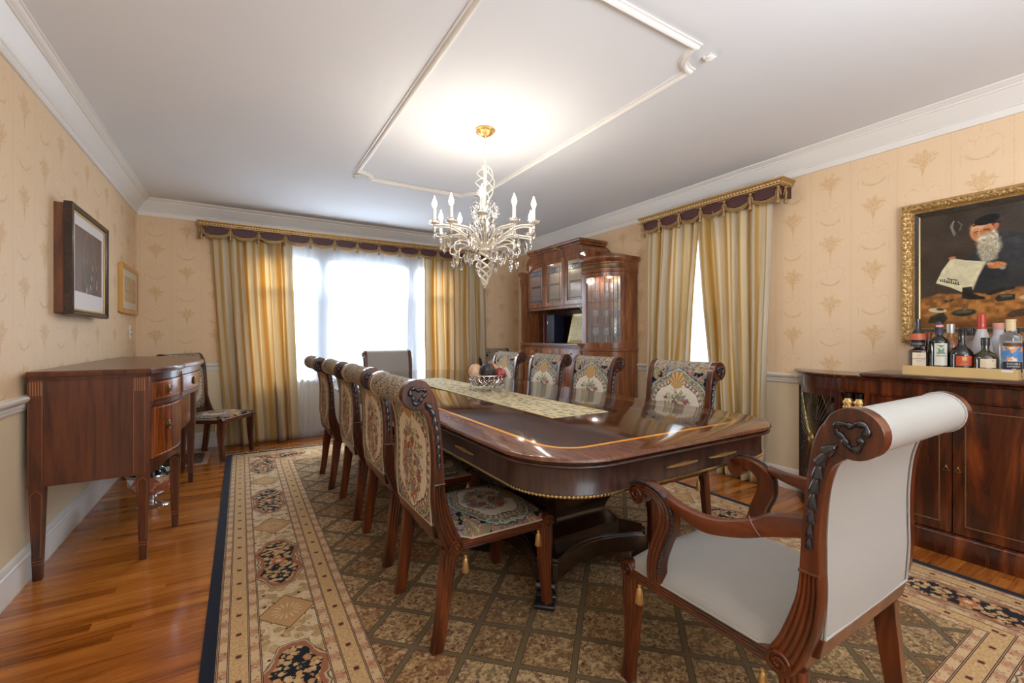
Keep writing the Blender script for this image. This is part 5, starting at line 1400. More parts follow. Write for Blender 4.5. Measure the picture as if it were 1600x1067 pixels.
    for y in (y0 + .02, y1 - .02):
        if y > YC: m = MB(); m.box(3.13, XB, y - .018, y + .018, 1.062, 1.46); B(m, 'niche_side', CAB)
        s_ = 1 if y < YC else -1; m = MB(); m.prism([(3.14, 1.46), (3.14, 1.40), (3.15, 1.41), (3.165, 1.425), (3.19, 1.43), (3.20, 1.445), (3.22, 1.46)], y + s_ * .02, y + s_ * .034, 'y'); B(m, 'corner_bracket', CAB)
        m = MB(); yy = y + s_ * .03; m.tube([(3.135, yy, 1.455), (3.132, yy + s_ * .02, 1.44), (3.132, yy + s_ * .005, 1.42), (3.132, yy + s_ * .03, 1.415), (3.132, yy + s_ * .045, 1.44), (3.132, yy + s_ * .07, 1.452)], .005, 6); B(m, 'gilt_bracket', AGED)
    # upper centre case with three leaded doors
    m = MB(); m.box(3.14, XB, y0, y1, 1.46, 1.49); m.box(3.14, XB, y0, y0 + .02, 1.49, 2.05); m.box(3.14, XB, y1 - .02, y1, 1.49, 2.05); m.box(3.14, XB, y0, y1, 2.045, 2.06); B(m, 'upper_case', CAB)
    m = MB(); m.box(3.455, XB, y0 + .02, y1 - .02, 1.49, 2.045); B(m, 'mirror_back', LINING)
    for z in (1.66, 1.84):
        m = MB(); m.box(3.17, 3.455, y0 + .02, y1 - .02, z, z + .006); B(m, 'glass_shelf', PANE)
    for yy in (YC - .3, YC + .3):
        d = bpy.data.lights.new('cabinet_light', 'POINT'); d.energy = .9; d.color = (1, .95, .86); d.shadow_soft_size = .02
        o = bpy.data.objects.new('cabinet_light', d); COL.objects.link(o); o.location = (3.30, yy, 2.015); o.parent = t; o.matrix_parent_inverse = inv
        m = MB(); m.lathe([(.001, 0), (.022, 0), (.024, -.008), (.001, -.010)], (3.30, yy, 2.044), 14); B(m, 'puck_lamp', WHITEP)
    n = 3; wd = (2 * HW) / 3
    for k in range(3):
        a = y0 + k * wd + .003; b = a + wd - .006; m = MB()
        arch = lambda y: 0
        if k == 0: sh = lambda q: 2.035 - .07 * max(0, (.35 - q) / .35) ** 2
        elif k == 2: sh = lambda q: 2.035 - .10 * max(0, (q - .35) / .65) ** 2
        else: sh = lambda q: 2.04
        o_, i_ = [], []; st = .048; N = 10
        out = [(a, 1.495), (b, 1.495)] + [(b + (a - b) * i / N, sh(1 - i / N)) for i in range(N + 1)]
        ai, bi = a + st, b - st
        inn = [(ai, 1.495 + st), (bi, 1.495 + st)] + [(bi + (ai - bi) * i / N, sh(1 - (st + (wd - 2 * st) * i / N) / wd) - st) for i in range(N + 1)]
        m.loft([[(3.128, y, z) for y, z in out], [(3.122, y + (.002 if y < (a + b) / 2 else -.002), z) for y, z in out], [(3.122, y, z) for y, z in inn], [(3.14, y, z) for y, z in inn], [(3.14, y, z) for y, z in out]], caps=False)
        d = B(m, 'door', CAB, smooth=False)
        m = MB(); m.loft([[(3.130, y, z) for y, z in inn], [(3.133, y, z) for y, z in inn]]); m.build('pane', PANE, d, smooth=False)
        zt = sh(.5) - st; zb = 1.495 + st; w_ = bi - ai
        zl = 1.885
        m = MB(); tb = lambda p, q: m.tube([(3.129, p[0], p[1]), (3.129, q[0], q[1])], .0036, 4)
        e = w_ * .16
        for p, q in (((ai + e, zb), (ai + e, zt - .02)), ((bi - e, zb), (bi - e, zt - .02)), ((ai, zl), (bi, zl)), ((ai, zl + .06), (bi, zl + .06)), ((ai, zb + .03), (bi, zb + .03)), ((ai + e, zb + .20), (bi - e, zb + .20)), ((ai + e, zb + .215), (bi - e, zb + .215))): tb(p, q)
        cy_ = (ai + bi) / 2
        for dy in (-.03, .03):
            for p, q in (((cy_ + dy - .03, zl + .03), (cy_ + dy, zl + .06)), ((cy_ + dy, zl + .06), (cy_ + dy + .03, zl + .03)), ((cy_ + dy + .03, zl + .03), (cy_ + dy, zl)), ((cy_ + dy, zl), (cy_ + dy - .03, zl + .03))): tb(p, q)
        m.build('lead_came', LEAD, d)
        m = MB(); m.box(3.1285, 3.1295, ai, bi, zl, zl + .06); m.build('blue_pane', BLUEG, d, smooth=False)
        m = MB(); m.lathe([(.001, -.02), (.004, -.018), (.005, 0), (.004, .018), (.001, .02)], (3.118, (b - st / 2) if k != 2 else (a + st / 2), 1.72), 8); m.build('escutcheon', AGED, d)
    # arched cornice
    m = MB()
    def cor(o, z0): return [(y0 - .0, 2.05), (y0 + .02, 2.085 + o), (y0 + .06, 2.12 + o), (y0 + .10, 2.135 + o), (y1 - .10, 2.135 + o), (y1 - .06, 2.12 + o), (y1 - .02, 2.085 + o), (y1, 2.05)]
    m.prism([(y0, 1.98), (y0, 2.05), (y0 + .02, 2.09), (y0 + .06, 2.125), (y0 + .10, 2.14), (y1 - .10, 2.14), (y1 - .06, 2.125), (y1 - .02, 2.09), (y1, 2.05), (y1, 1.98), (y1 - .02, 2.04), (y0 + .02, 2.04)], 3.112, XB - .002, 'x')
    m.v = [(x, y + (-.003 if y < YC else .003), z) for x, y, z in m.v]
    B(m, 'cornice_body', CAB, angle=30)
    m = MB(); a, b = y0 + .09, y1 - .09
    m.loft([[(x_ - o, YC + s * (b - a) / 2 + s * o, z) for x_, s in ((3.11, -1), (3.11, 1))] + [(XB, YC + (b - a) / 2 + o, z), (XB, YC - (b - a) / 2 - o, z)] for o, z in ((0, 2.14), (.012, 2.145), (.014, 2.158), (.03, 2.172), (.034, 2.19), (.03, 2.20))]); B(m, 'cornice_moulding', CAB, angle=30)
    m = MB(); m.prism([(y0 - .30, 1.954), (y0 - .0045, 1.954), (y0 - .0045, 2.05), (y0 - .10, 2.035), (y0 - .22, 2.01), (y0 - .30, 1.975)], 3.24, XB, 'x'); B(m, 'shoulder', CAB, angle=30)
    m = MB(); c = (3.095, YC - .08, 2.150)
    for i in range(9):
        a_ = math.radians(-20 + i * 27.5); Lh = .04 if i in (3, 4, 5) else .085 if i in (0, 8) else .055
        m.tube([c, (c[0] - .012, c[1] + Lh * .6 * math.cos(a_), c[2] + Lh * .5 * math.sin(a_)), (c[0] - .004, c[1] + Lh * math.cos(a_), c[2] + Lh * math.sin(a_) * .75)], [.010, .009, .002], 6)
    m.ball((c[0] - .01, c[1], c[2]), .016, 8, 6); B(m, 'gilt_crest', AGED)
    m = MB()
    for i in range(7): m.ball((3.100, y0 + .09 - .012 * i, 2.115 - .0025 * i * i), .010, 6, 5)
    B(m, 'gilt_corner', AGED)
    return t
china_cabinet()
# things standing in the open niche
m = MB(); m.box(0, .028, -.145, .145, 0, .36)
FRG = mat('pale gold leaf frame', color=sr(190, 170, 118), rough=.35, metal=.5)
fr_ = empty('certificate_frame', (3.25, 3.93, 1.063), 0, 'gold framed certificate leaning in the cabinet niche', 'frame')
m = MB()
R_ = lambda i, x: [(x, -.14 + i, .0 + i), (x, .14 - i, .0 + i), (x, .14 - i, .355 - i), (x, -.14 + i, .355 - i)]
m.loft([R_(0, .02), R_(0, .004), R_(.006, 0), R_(.035, .006), R_(.036, .014)], caps=True); m.build('frame', FRG, fr_, smooth=False)
m = MB(); m.box(.003, .007, -.104, .104, .036, .319); m.build('certificate', mat('cream paper', lambda g: dict(color=g.mix(g.sm(g.noise(g.pos(), 60.0, 3), .55, .6), sr(214, 204, 164), sr(170, 156, 110)), rough=.5)), fr_, smooth=False)
fr_.rotation_euler = (0, math.radians(14), 0)
bx_ = empty('upright_box', (3.30, 4.36, 1.063), 0, 'dark navy upright box with a white tag in the cabinet niche', 'box')
m = MB(); m.box(-.08, .08, -.08, .08, 0, .34); m.build('case', mat('navy leatherette', color=(.012, .016, .035), rough=.35), bx_, bevel=.004)
m = MB(); m.box(-.0815, -.080, .045, .06, .23, .262); m.build('tag', WHITEP, bx_, smooth=False)
m = MB(); m.box(-.09, .10, -.010, .010, 0, .345); o = m.build('red_folder', mat('dark red cloth', color=sr(96, 26, 30), rough=.5), None, bevel=.002); o.location = (3.30, 4.482, 1.063); tag(o, 'dark red folder standing upright beside the navy box in the niche', 'folder')
# ------------------------------------------------------------------ oil painting on the right wall
def painting():
    XW = 3.498; y0, y1, z0, z1 = .02, 1.066, 1.098, 1.932
    t = empty('oil_painting', (XW, .54, z0), 0, 'gilt framed painting of a bearded man in a skullcap reading a newspaper', 'painting')
    inv = Matrix.Translation((-XW, -.54, -z0))
    def B(m, n, mt, par=None, **kw):
        o = m.build(n, mt, par or t, **kw)
        if par is None: o.matrix_parent_inverse = inv
        return o
    def rect(i, x): return [(x, y0 + i, z0 + i), (x, y1 - i, z0 + i), (x, y1 - i, z1 - i), (x, y0 + i, z1 - i)]
    CARVE = mat('carved gilt frame', lambda g: (lambda n, d: dict(color=g.mix(n, sr(150, 112, 62), sr(216, 182, 122)), rough=.4, metal=.6, normal=g.bump(d, .8, .006)))(g.noise(g.pos(), 55.0, 3, .6, 1.5), g.vor(g.pos(), 60.0)[0]))
    m = MB(); m.loft([rect(0, XW), rect(0, XW - .035), rect(.006, XW - .045), rect(.016, XW - .048), rect(.040, XW - .040), rect(.050, XW - .026), rect(.058, XW - .030), rect(.062, XW - .022), rect(.062, XW - .004)], caps=False); B(m, 'frame', CARVE, smooth=False)
    m = MB(); r = random.Random(2)
    def leafrow(ax, a, b, fixed):
        n = int(abs(b - a) / .028)
        for i in range(n):
            s = a + (b - a) * (i + .5) / n
            for sg in (1, -1):
                p = [(s, fixed + .004 * sg, XW - .049), (s + .008, fixed + .014 * sg, XW - .0505), (s + .016, fixed + .006 * sg, XW - .048)]
                q = [((x_, (s_ if ax == 'y' else f_), (f_ if ax == 'y' else s_))) for s_, f_, x_ in p]
                m.tube(q, [.0035, .004, .001], 5)
    leafrow('y', y0 + .01, y1 - .01, z0 + .028); leafrow('y', y0 + .01, y1 - .01, z1 - .028); leafrow('z', z0 + .03, z1 - .03, y0 + .028); leafrow('z', z0 + .03, z1 - .03, y1 - .028)
    o = B(m, 'carved_leaves', CARVE, angle=80); o['kind'] = 'stuff'
    m = MB(); m.loft([rect(.062, XW - .024), rect(.080, XW - .020), rect(.080, XW - .006)], caps=False); B(m, 'black_liner', EBONY, smooth=False)
    m = MB(); m.loft([rect(.080, XW - .021), rect(.086, XW - .018), rect(.086, XW - .006)], caps=False); B(m, 'gilt_slip', AGED, smooth=False)
    # painted canvas: brushwork held as vertex colours on a fine grid
    ya, yb, za, zb = y0 + .086, y1 - .086, z0 + .086, z1 - .086; st = .0026
    NY, NZ = int((yb - ya) / st), int((zb - za) / st)
    Y, Zg = np.meshgrid(np.linspace(ya, yb, NY), np.linspace(za, zb, NZ))
    rng = np.random.RandomState(4)
    def nz(cell):
        h, w_ = int((zb - za) / cell) + 3, int((yb - ya) / cell) + 3; a = rng.rand(h, w_)
        fy = (Zg - za) / cell; fx = (Y - ya) / cell; i = fy.astype(int); j = fx.astype(int); u = fy - i; v = fx - j; u = u*u*(3-2*u); v = v*v*(3-2*v)
        return (a[i, j]*(1-u)*(1-v) + a[i+1, j]*u*(1-v) + a[i, j+1]*(1-u)*v + a[i+1, j+1]*u*v)
    n1, n2, n3 = nz(.08), nz(.018), nz(.006)
    c = np.zeros((NZ, NY, 3)); c[:] = (60, 50, 40)
    c += (n1[..., None] - .4) * np.array([22, 20, 20]); g_ = np.clip((Zg - 1.55) / .3, 0, 1) * np.clip((.80 - Y) / .4, 0, 1); c += g_[..., None] * np.array([14, 22, 32])
    def put(mask, col, tex=.0, tn=None):
        q = np.clip(mask, 0, 1)[..., None]; k = np.array(col, float) * (1 + (0 if tn is None else (tn - .5)[..., None] * tex)); c[:] = c * (1 - q) + k * q
    def ell(cy, cz, ry, rz, rot=0, soft=.15, w=0):
        a = math.radians(rot); dy = (cy - Y); dz = Zg - cz; u = dy * math.cos(a) + dz * math.sin(a); v = -dy * math.sin(a) + dz * math.cos(a)
        r_ = np.sqrt((u / ry) ** 2 + (v / rz) ** 2) + (n2 - .5) * w; return np.clip((1 - r_) / soft + .5, 0, 1)
    def poly(P, soft=.004):
        ins = np.zeros(Y.shape, bool); d = np.full(Y.shape, 9.); n = len(P)
        for i in range(n):
            (ay, az), (by, bz) = P[i], P[(i + 1) % n]
            cnd = ((az > Zg) != (bz > Zg)); xs = (by - ay) * (Zg - az) / ((bz - az) if abs(bz - az) > 1e-9 else 1e-9) + ay
            ins ^= cnd & (Y < xs)
            L2 = (by - ay) ** 2 + (bz - az) ** 2 + 1e-12; tt = np.clip(((Y - ay) * (by - ay) + (Zg - az) * (bz - az)) / L2, 0, 1)
            d = np.minimum(d, np.hypot(Y - (ay + tt * (by - ay)), Zg - (az + tt * (bz - az))))
        return np.clip(np.where(ins, d, -d) / soft + .5, 0, 1)
    def stroke(P, w_, soft=.002):
        d = np.full(Y.shape, 9.)
        for (ay, az), (by, bz) in zip(P[:-1], P[1:]):
            L2 = (by - ay) ** 2 + (bz - az) ** 2 + 1e-12; tt = np.clip(((Y - ay) * (by - ay) + (Zg - az) * (bz - az)) / L2, 0, 1)
            d = np.minimum(d, np.hypot(Y - (ay + tt * (by - ay)), Zg - (az + tt * (bz - az))))
        return np.clip((w_ - d) / soft + .5, 0, 1)
    # bench
    put(poly([(1.0, 1.35), (.90, 1.385), (.80, 1.375), (.66, 1.385), (.50, 1.41), (.05, 1.42), (.05, 1.1), (1.0, 1.1)], .012), (150, 98, 48), .5, n2)
    put(poly([(1.0, 1.26), (.80, 1.22), (.60, 1.25), (.30, 1.22), (.05, 1.24), (.05, 1.1), (1.0, 1.1)], .02) * .6, (96, 60, 30), .6, n1)
    # coat, lap
    put(poly([(.80, 1.55), (.76, 1.60), (.71, 1.64), (.655, 1.70), (.60, 1.69), (.52, 1.65), (.45, 1.56), (.40, 1.44), (.42, 1.40), (.60, 1.40), (.72, 1.37), (.77, 1.40)], .012), (46, 46, 46), .5, n1)
    put(ell(.60, 1.60, .05, .09, 20, .6), (54, 56, 58), .4, n2); put(ell(.70, 1.46, .07, .05, 10, .5), (36, 38, 42), .4, n2)
    # head
    put(ell(.722, 1.712, .048, .058, 8, .12), (190, 126, 82), .18, n2); put(ell(.738, 1.745, .030, .020, 10, .6), (214, 158, 112)); put(ell(.700, 1.70, .020, .03, 0, .8) * .7, (150, 88, 54))
    put(ell(.668, 1.735, .010, .018, -10, .3), (182, 110, 76))
    put(ell(.704, 1.776, .050, .026, 14, .12), (24, 23, 26)); put(stroke([(.756, 1.752), (.70, 1.764), (.655, 1.752)], .004) * .8, (20, 20, 22))
    put(stroke([(.752, 1.716), (.738, 1.719), (.728, 1.714)], .0022), (70, 38, 26)); put(stroke([(.716, 1.722), (.702, 1.724), (.694, 1.718)], .0022), (70, 38, 26))
    put(stroke([(.732, 1.720), (.737, 1.698), (.728, 1.692)], .003), (206, 146, 100)); put(stroke([(.754, 1.728), (.736, 1.732)], .0025), (150, 140, 124)); put(stroke([(.716, 1.735), (.694, 1.735)], .0025), (150, 140, 124))
    put(stroke([(.757, 1.704), (.752, 1.712), (.742, 1.710), (.742, 1.703), (.75, 1.699), (.757, 1.704)], .0012) * .8, (60, 50, 40))
    put(ell(.696, 1.640, .044, .066, 4, .45, .25), (184, 174, 148), .25, n3); put(ell(.702, 1.592, .034, .055, 6, .6, .4), (166, 156, 134), .3, n3); [put(stroke([(.696 + .008 * k, 1.68), (.698 + .010 * k, 1.62), (.702 + .007 * k, 1.565)], .0012, .003) * .35, (112, 102, 84)) for k in range(-3, 4)]; put(ell(.720, 1.678, .020, .010, 20, .5, .4), (206, 198, 178))
    put(stroke([(.722, 1.668), (.712, 1.665)], .0025) * .8, (110, 60, 44)); put(ell(.672, 1.685, .014, .040, 0, .5, .6), (176, 168, 148), .5, n3)
    # ribbons hanging behind
    put(stroke([(.836, 1.795), (.848, 1.770), (.840, 1.735), (.834, 1.715)], .0035) * .75, (140, 138, 126)); put(stroke([(.836, 1.795), (.842, 1.760), (.828, 1.722)], .002) * .7, (170, 166, 150)); put(stroke([(.818, 1.79), (.802, 1.768), (.812, 1.738)], .0025) * .75, (120, 120, 112))
    # newspaper
    put(poly([(.846, 1.586), (.79, 1.566), (.705, 1.545), (.735, 1.47), (.757, 1.396), (.805, 1.388), (.850, 1.418), (.912, 1.448), (.885, 1.52)], .003), (208, 198, 162), .12, n2)
    put(poly([(.705, 1.545), (.715, 1.535), (.765, 1.395), (.757, 1.396), (.735, 1.47)], .003) * .7, (150, 138, 108))
    for i in range(16):
        q = i / 16; a = (.838 + (.905 - .838) * q - .004, 1.572 + (1.455 - 1.572) * q); b = (.722 + (.770 - .722) * q, 1.532 + (1.41 - 1.532) * q)
        for s0, s1 in ((.06, .44), (.5, .93)):
            if i > 12 and s0 < .5: continue
            put(stroke([(a[0] + (b[0] - a[0]) * s0, a[1] + (b[1] - a[1]) * s0), (a[0] + (b[0] - a[0]) * s1, a[1] + (b[1] - a[1]) * s1)], .0011, .003) * .35, (120, 112, 92))
    for k in range(9):
        q = k / 8; cy, cz = .893 - .075 * q, 1.462 - .028 * q; put(stroke([(cy, cz + .007 * (1 + (k % 3) * .4)), (cy - .001, cz - .004)], .0022), (38, 32, 28)); put(stroke([(cy, cz - .003), (cy - .005, cz - .005)], .002), (38, 32, 28))
    put(stroke([(.862, 1.470), (.845, 1.462)], .0028), (38, 32, 28)); put(stroke([(.840, 1.462), (.822, 1.456)], .0028), (38, 32, 28))
    # hands, cuffs
    put(ell(.668, 1.522, .036, .019, -6, .25, .2), (186, 120, 76), .25, n3); put(ell(.690, 1.530, .016, .008, -14, .3), (206, 146, 98))
    for k in range(4): put(stroke([(.700, 1.528 - .006 * k), (.676, 1.524 - .006 * k)], .0010) * .6, (120, 70, 44))
    put(ell(.842, 1.586, .016, .008, 8, .3), (176, 112, 74)); put(ell(.645, 1.505, .012, .010, 0, .5), (150, 140, 124))
    # boots, tools, box on the bench
    DK_ = (34, 32, 30)
    put(poly([(.800, 1.412), (.762, 1.414), (.758, 1.375), (.735, 1.362), (.712, 1.352), (.712, 1.340), (.775, 1.344), (.802, 1.350)], .004), DK_, .6, n2)
    put(poly([(.705, 1.375), (.66, 1.395), (.60, 1.402), (.60, 1.388), (.66, 1.372), (.69, 1.360), (.708, 1.365)], .004), DK_, .5, n2)
    put(poly([(.672, 1.345), (.655, 1.362), (.600, 1.360), (.600, 1.330), (.66, 1.322), (.672, 1.332)], .003), (40, 40, 36), .4, n2); put(poly([(.655, 1.358), (.61, 1.356), (.61, 1.346), (.648, 1.345)], .003), (96, 88, 70))
    put(ell(.905, 1.288, .040, .014, -8, .2), (204, 190, 152), .2, n2); put(ell(.893, 1.293, .018, .007, -8, .3), (74, 52, 34))
    put(poly([(.935, 1.255), (.88, 1.275), (.86, 1.24), (.88, 1.21), (.95, 1.215)], .006), (52, 48, 36), .6, n2)
    put(ell(.795, 1.270, .050, .020, 4, .2), (46, 46, 38), .5, n2); put(ell(.795, 1.276, .036, .010, 4, .3), (86, 80, 60)); put(stroke([(.792, 1.280), (.780, 1.318)], .006), (110, 88, 52))
    put(poly([(.878, 1.345), (.838, 1.352), (.832, 1.338), (.872, 1.330)], .003), (64, 52, 38), .4, n2); put(ell(.56, 1.34, .025, .012, 0, .3), (190, 172, 136)); put(ell(.58, 1.26, .05, .02, 14, .3), (70, 52, 36), .5, n2)
    for k in range(60):
        cy, cz = rng.uniform(.12, .95), rng.uniform(1.20, 1.36); put(ell(cy, cz, .004, .0015, rng.uniform(-40, 40), .5), (190, 150, 96) if k % 2 else (80, 52, 30))
    # far half of the canvas, out of the photograph's frame: dim wall, shelf
    put(ell(.30, 1.55, .12, .2, 0, .8) * .6, (46, 44, 44), .4, n1)
    c += (n3[..., None] - .5) * 9; c = np.clip(c, 0, 255) / 255.
    lin = np.where(c <= .04045, c / 12.92, ((c + .055) / 1.055) ** 2.4)
    me = bpy.data.meshes.new('canvas'); vs = np.stack([np.full(Y.shape, XW - .012), Y, Zg], -1).reshape(-1, 3)
    idx = np.arange(NY * NZ).reshape(NZ, NY); F = np.stack([idx[:-1, :-1], idx[1:, :-1], idx[1:, 1:], idx[:-1, 1:]], -1).reshape(-1, 4)
    me.from_pydata(vs.tolist(), [], F.tolist()); ca = me.color_attributes.new('paint', 'FLOAT_COLOR', 'POINT')
    ca.data.foreach_set('color', np.concatenate([lin.reshape(-1, 3), np.ones((NY * NZ, 1))], 1).astype(np.float32).ravel())
    def pm(g):
        a = g.n('ShaderNodeAttribute'); a.attribute_name = 'paint'; return dict(color=S(g, a.outputs['Color']), rough=.4, spec=.25, normal=g.bump(g.noise(g.pos(), 260.0, 3), .15, .001))
    me.materials.append(mat('oil paint', pm)); o = bpy.data.objects.new('canvas', me); COL.objects.link(o); o.parent = t; o.matrix_parent_inverse = inv
painting()

# ------------------------------------------------------------------ tray of bottles
KRAFT = mat('gold card tray', color=sr(214, 182, 124), rough=.45, metal=.1)
tr = empty('bottle_tray', (3.285, .745, .9255), 0, 'shallow gold card box holding liquor bottles on the right sideboard', 'tray')
m = MB(); hx, hy = .145, .215
m.box(-hx, hx, -hy, hy, 0, .004); m.build('tray_base', KRAFT, tr, smooth=False)
for a, b, c, d in ((-hx, -hx + .003, -hy, hy), (hx - .003, hx, -hy, hy), (-hx + .003, hx - .003, -hy, -hy + .003), (-hx + .003, hx - .003, hy - .003, hy)):
    m = MB(); m.box(a, b, c, d, .004, .050); m.build('tray_side', KRAFT, tr, smooth=False)
m = MB(); m.box(-hx - .0008, -hx, -.198, -.160, .036, .046); m.build('sticker', WHITEP, tr, smooth=False)

def flatmat(n, c, **k): return mat(n, color=c, **{**dict(rough=.45), **k})
def on_cyl(txt, size, r, z, phi, mt, parent):
    me = text_mesh(txt, size, .0002); me.materials.clear(); me.materials.append(mt)
    for v in me.vertices:
        x, y, d = v.co; a = phi + x / r; v.co = ((r + .0006 + d) * math.cos(a), (r + .0006 + d) * math.sin(a), z + y)
    o = bpy.data.objects.new('lettering', me); COL.objects.link(o); o.parent = parent
def label_cyl(r, z0, z1, phi, w_, mt, parent, name='label', z_lift=0):
    m = MB(); n = 12; h = w_ / r / 2
    m.loft([[((r + q) * math.cos(phi - h + 2 * h * i / n), (r + q) * math.sin(phi - h + 2 * h * i / n), z) for q, z in ((.0002, z0), (.0006, z0), (.0006, z1), (.0002, z1))] for i in range(n + 1)])
    m.build(name, mt, parent, angle=60)
def bottle(label, x, y, prof, cap, glassm, capm, n=22, sq=None):
    t = empty('bottle', (x, y, .9305), 0, label, 'bottle', 'liquor bottles in the gold tray')
    m = MB()
    if sq:
        def ring(r, z, k):
            out = []
            for i in range(24):
                a = 2 * PI * i / 24; e = 1 / max(abs(math.cos(a)), abs(math.sin(a))); q = 1 + (min(e, 1.25) - 1) * k; out.append((r * q * math.cos(a + sq), r * q * math.sin(a + sq), z))
            return out
        m.loft([ring(r, z, 1 if r > .025 else 0) for r, z in prof])
    else: m.lathe([(.001, prof[0][1])] + prof + [(.001, prof[-1][1])], (0, 0, 0), n)
    m.build('bottle_glass', glassm, t, angle=35)
    m = MB(); m.lathe([(.001, cap[0])] + [(r, z) for r, z in cap[1]] + [(.001, cap[1][-1][1])], (0, 0, 0), 18); m.build('cap', capm, t, angle=30)
    return t
PH = PI + .45
AMB = flatmat('dark amber glass', (.035, .010, .006), rough=.06, coat=.6); DGR = flatmat('black green glass', (.006, .009, .006), rough=.05, coat=.7); BLK = flatmat('black bottle glass', (.006, .005, .006), rough=.05, coat=.8)
OLV = flatmat('olive bottle glass', (.030, .028, .010), rough=.06, coat=.7); FROST = mat('frosted glass', color=(.78, .78, .80), rough=.35, trans=.35); CLR = mat('clear bottle glass', color=(.92, .94, .96), rough=.02, trans=.9, ior=1.3)
COG = flatmat('cognac in glass', (.30, .09, .02), rough=.05, coat=.7)
CREAM = flatmat('cream label', sr(216, 198, 170)); WHT = flatmat('pale label', sr(216, 214, 200)); ORG = flatmat('orange red label', sr(196, 82, 50)); INK = flatmat('label ink', (.02, .02, .02)); BLUEL = mat('sky blue picture label', lambda g: (lambda n: dict(color=g.mix(g.sm(n, .5, .56), sr(66, 130, 190), g.mix(g.sm(n, .6, .66), sr(226, 150, 70), sr(214, 220, 230))), rough=.4))(g.noise(g.obj(), 42.0, 3)))
NAVL = flatmat('navy label', (.010, .018, .05)); GRN = flatmat('sage green print', sr(110, 140, 110)); GOLD_ = flatmat('gold print', sr(206, 176, 96)); WCAP = flatmat('cream cap', sr(222, 200, 156)); SCAP = flatmat('silver cap', sr(190, 186, 176), rough=.3, metal=.5); RCAP = flatmat('red cap', sr(196, 62, 50), rough=.3); BCAP = flatmat('black cap', (.012, .012, .013), rough=.25, coat=.5); PCAP = flatmat('pink cap', sr(214, 150, 136))
# 1 square amber bottle with cream label
b = bottle('square dark amber bottle with cream DISARONNO label, leftmost in the tray', 3.205, .915, [(.036, 0), (.039, .004), (.039, .120), (.037, .128), (.020, .136), (.016, .142), (.016, .150)], (.150, [(.030, .150), (.031, .160), (.030, .172), (.028, .176), (.034, .182), (.035, .200), (.028, .222), (.016, .240), (.013, .250), (.013, .300)]), AMB, BCAP, sq=PH)
n_ = Vector((math.cos(PH), math.sin(PH), 0)); s_ = Vector((-n_.y, n_.x, 0))
def flat_on(bt, d, u0, u1, z0, z1, mt, name='label', th=.0006):
    m = MB(); m.loft([[tuple(n_ * q + s_ * u + Vector((0, 0, z))) for u, z in ((u0, z0), (u1, z0), (u1, z1), (u0, z1))] for q in (d, d + th)]); m.build(name, mt, bt, smooth=False)
flat_on(b, .0390, -.028, .028, .040, .116, CREAM)
def flat_txt(bt, txt, size, d, u, z, mt): letter(txt, size, mt, bt, Matrix.Translation(tuple(n_ * d + s_ * u + Vector((0, 0, z)))) @ Matrix((( s_.x, 0, n_.x, 0), (s_.y, 0, n_.y, 0), (0, 1, 0, 0), (0, 0, 0, 1))))
flat_txt(b, 'DISARONNO', .0092, .0400, 0, .082, INK); flat_txt(b, 'ORIGINALE', .0050, .0400, 0, .070, INK)
m = MB()
for k in range(5): m.ball(tuple(n_ * .040 + s_ * (.0035 * (k - 2)) + Vector((0, 0, .098 + .003 * (2 - abs(k - 2))))), .0022, 6, 4)
m.build('crest', GOLD_, b)
label_cyl(.0315, .155, .171, PH, .05, INK, b, 'neck_band'); on_cyl('DISARONNO', .0075, .0325, .163, PH, WHT, b)
m = MB(); m.lathe([(.034, .183), (.0355, .200), (.029, .221), (.0285, .221)], (0, 0, 0), 18, caps=False); m.build('neck_seal', flatmat('orange neck seal', sr(190, 96, 60)), b)
# 2 dark green bottle, pale label with green M
b = bottle('black green bottle with tall pale label and green M monogram', 3.205, .826, [(.037, 0), (.041, .004), (.041, .172), (.036, .188), (.022, .202), (.014, .210), (.014, .222)], (.214, [(.017, .214), (.017, .250), (.018, .252), (.018, .270), (.010, .274), (.009, .282)]), DGR, flatmat('grey plum capsule', sr(74, 66, 84)))
label_cyl(.0412, .050, .168, PH, .054, WHT, b); label_cyl(.0418, .112, .160, PH, .036, GRN, b, 'monogram_block'); on_cyl('M', .056, .0424, .1355, PH, WHT, b); on_cyl('MINCRO', .0105, .0420, .101, PH, INK, b); label_cyl(.0182, .254, .266, PH, .036, PCAP, b, 'capsule_band')
# 3 black round bottle with orange label
b = bottle('black round shouldered bottle with orange red label, third in the front row', 3.205, .738, [(.040, 0), (.046, .005), (.0464, .108), (.043, .124), (.032, .142), (.018, .154), (.0135, .166), (.0135, .215)], (.205, [(.0145, .205), (.0145, .240), (.015, .242), (.010, .250)]), BLK, BCAP)
label_cyl(.0466, .052, .104, PH, .064, ORG, b); label_cyl(.0474, .080, .098, PH, .018, GOLD_, b, 'crest'); on_cyl('LIQUEUR', .0070, .0474, .062, PH, GOLD_, b)
# 4 squat olive bottle
b = bottle('squat olive bottle with small cream label and black stopper', 3.205, .652, [(.040, 0), (.045, .005), (.045, .096), (.040, .110), (.026, .124), (.016, .132), (.0145, .140), (.0145, .170)], (.158, [(.0165, .158), (.0165, .195), (.014, .198)]), OLV, BCAP)
label_cyl(.0452, .048, .092, PH, .060, CREAM, b); label_cyl(.0458, .080, .085, PH + .35, .006, ORG, b, 'crest')
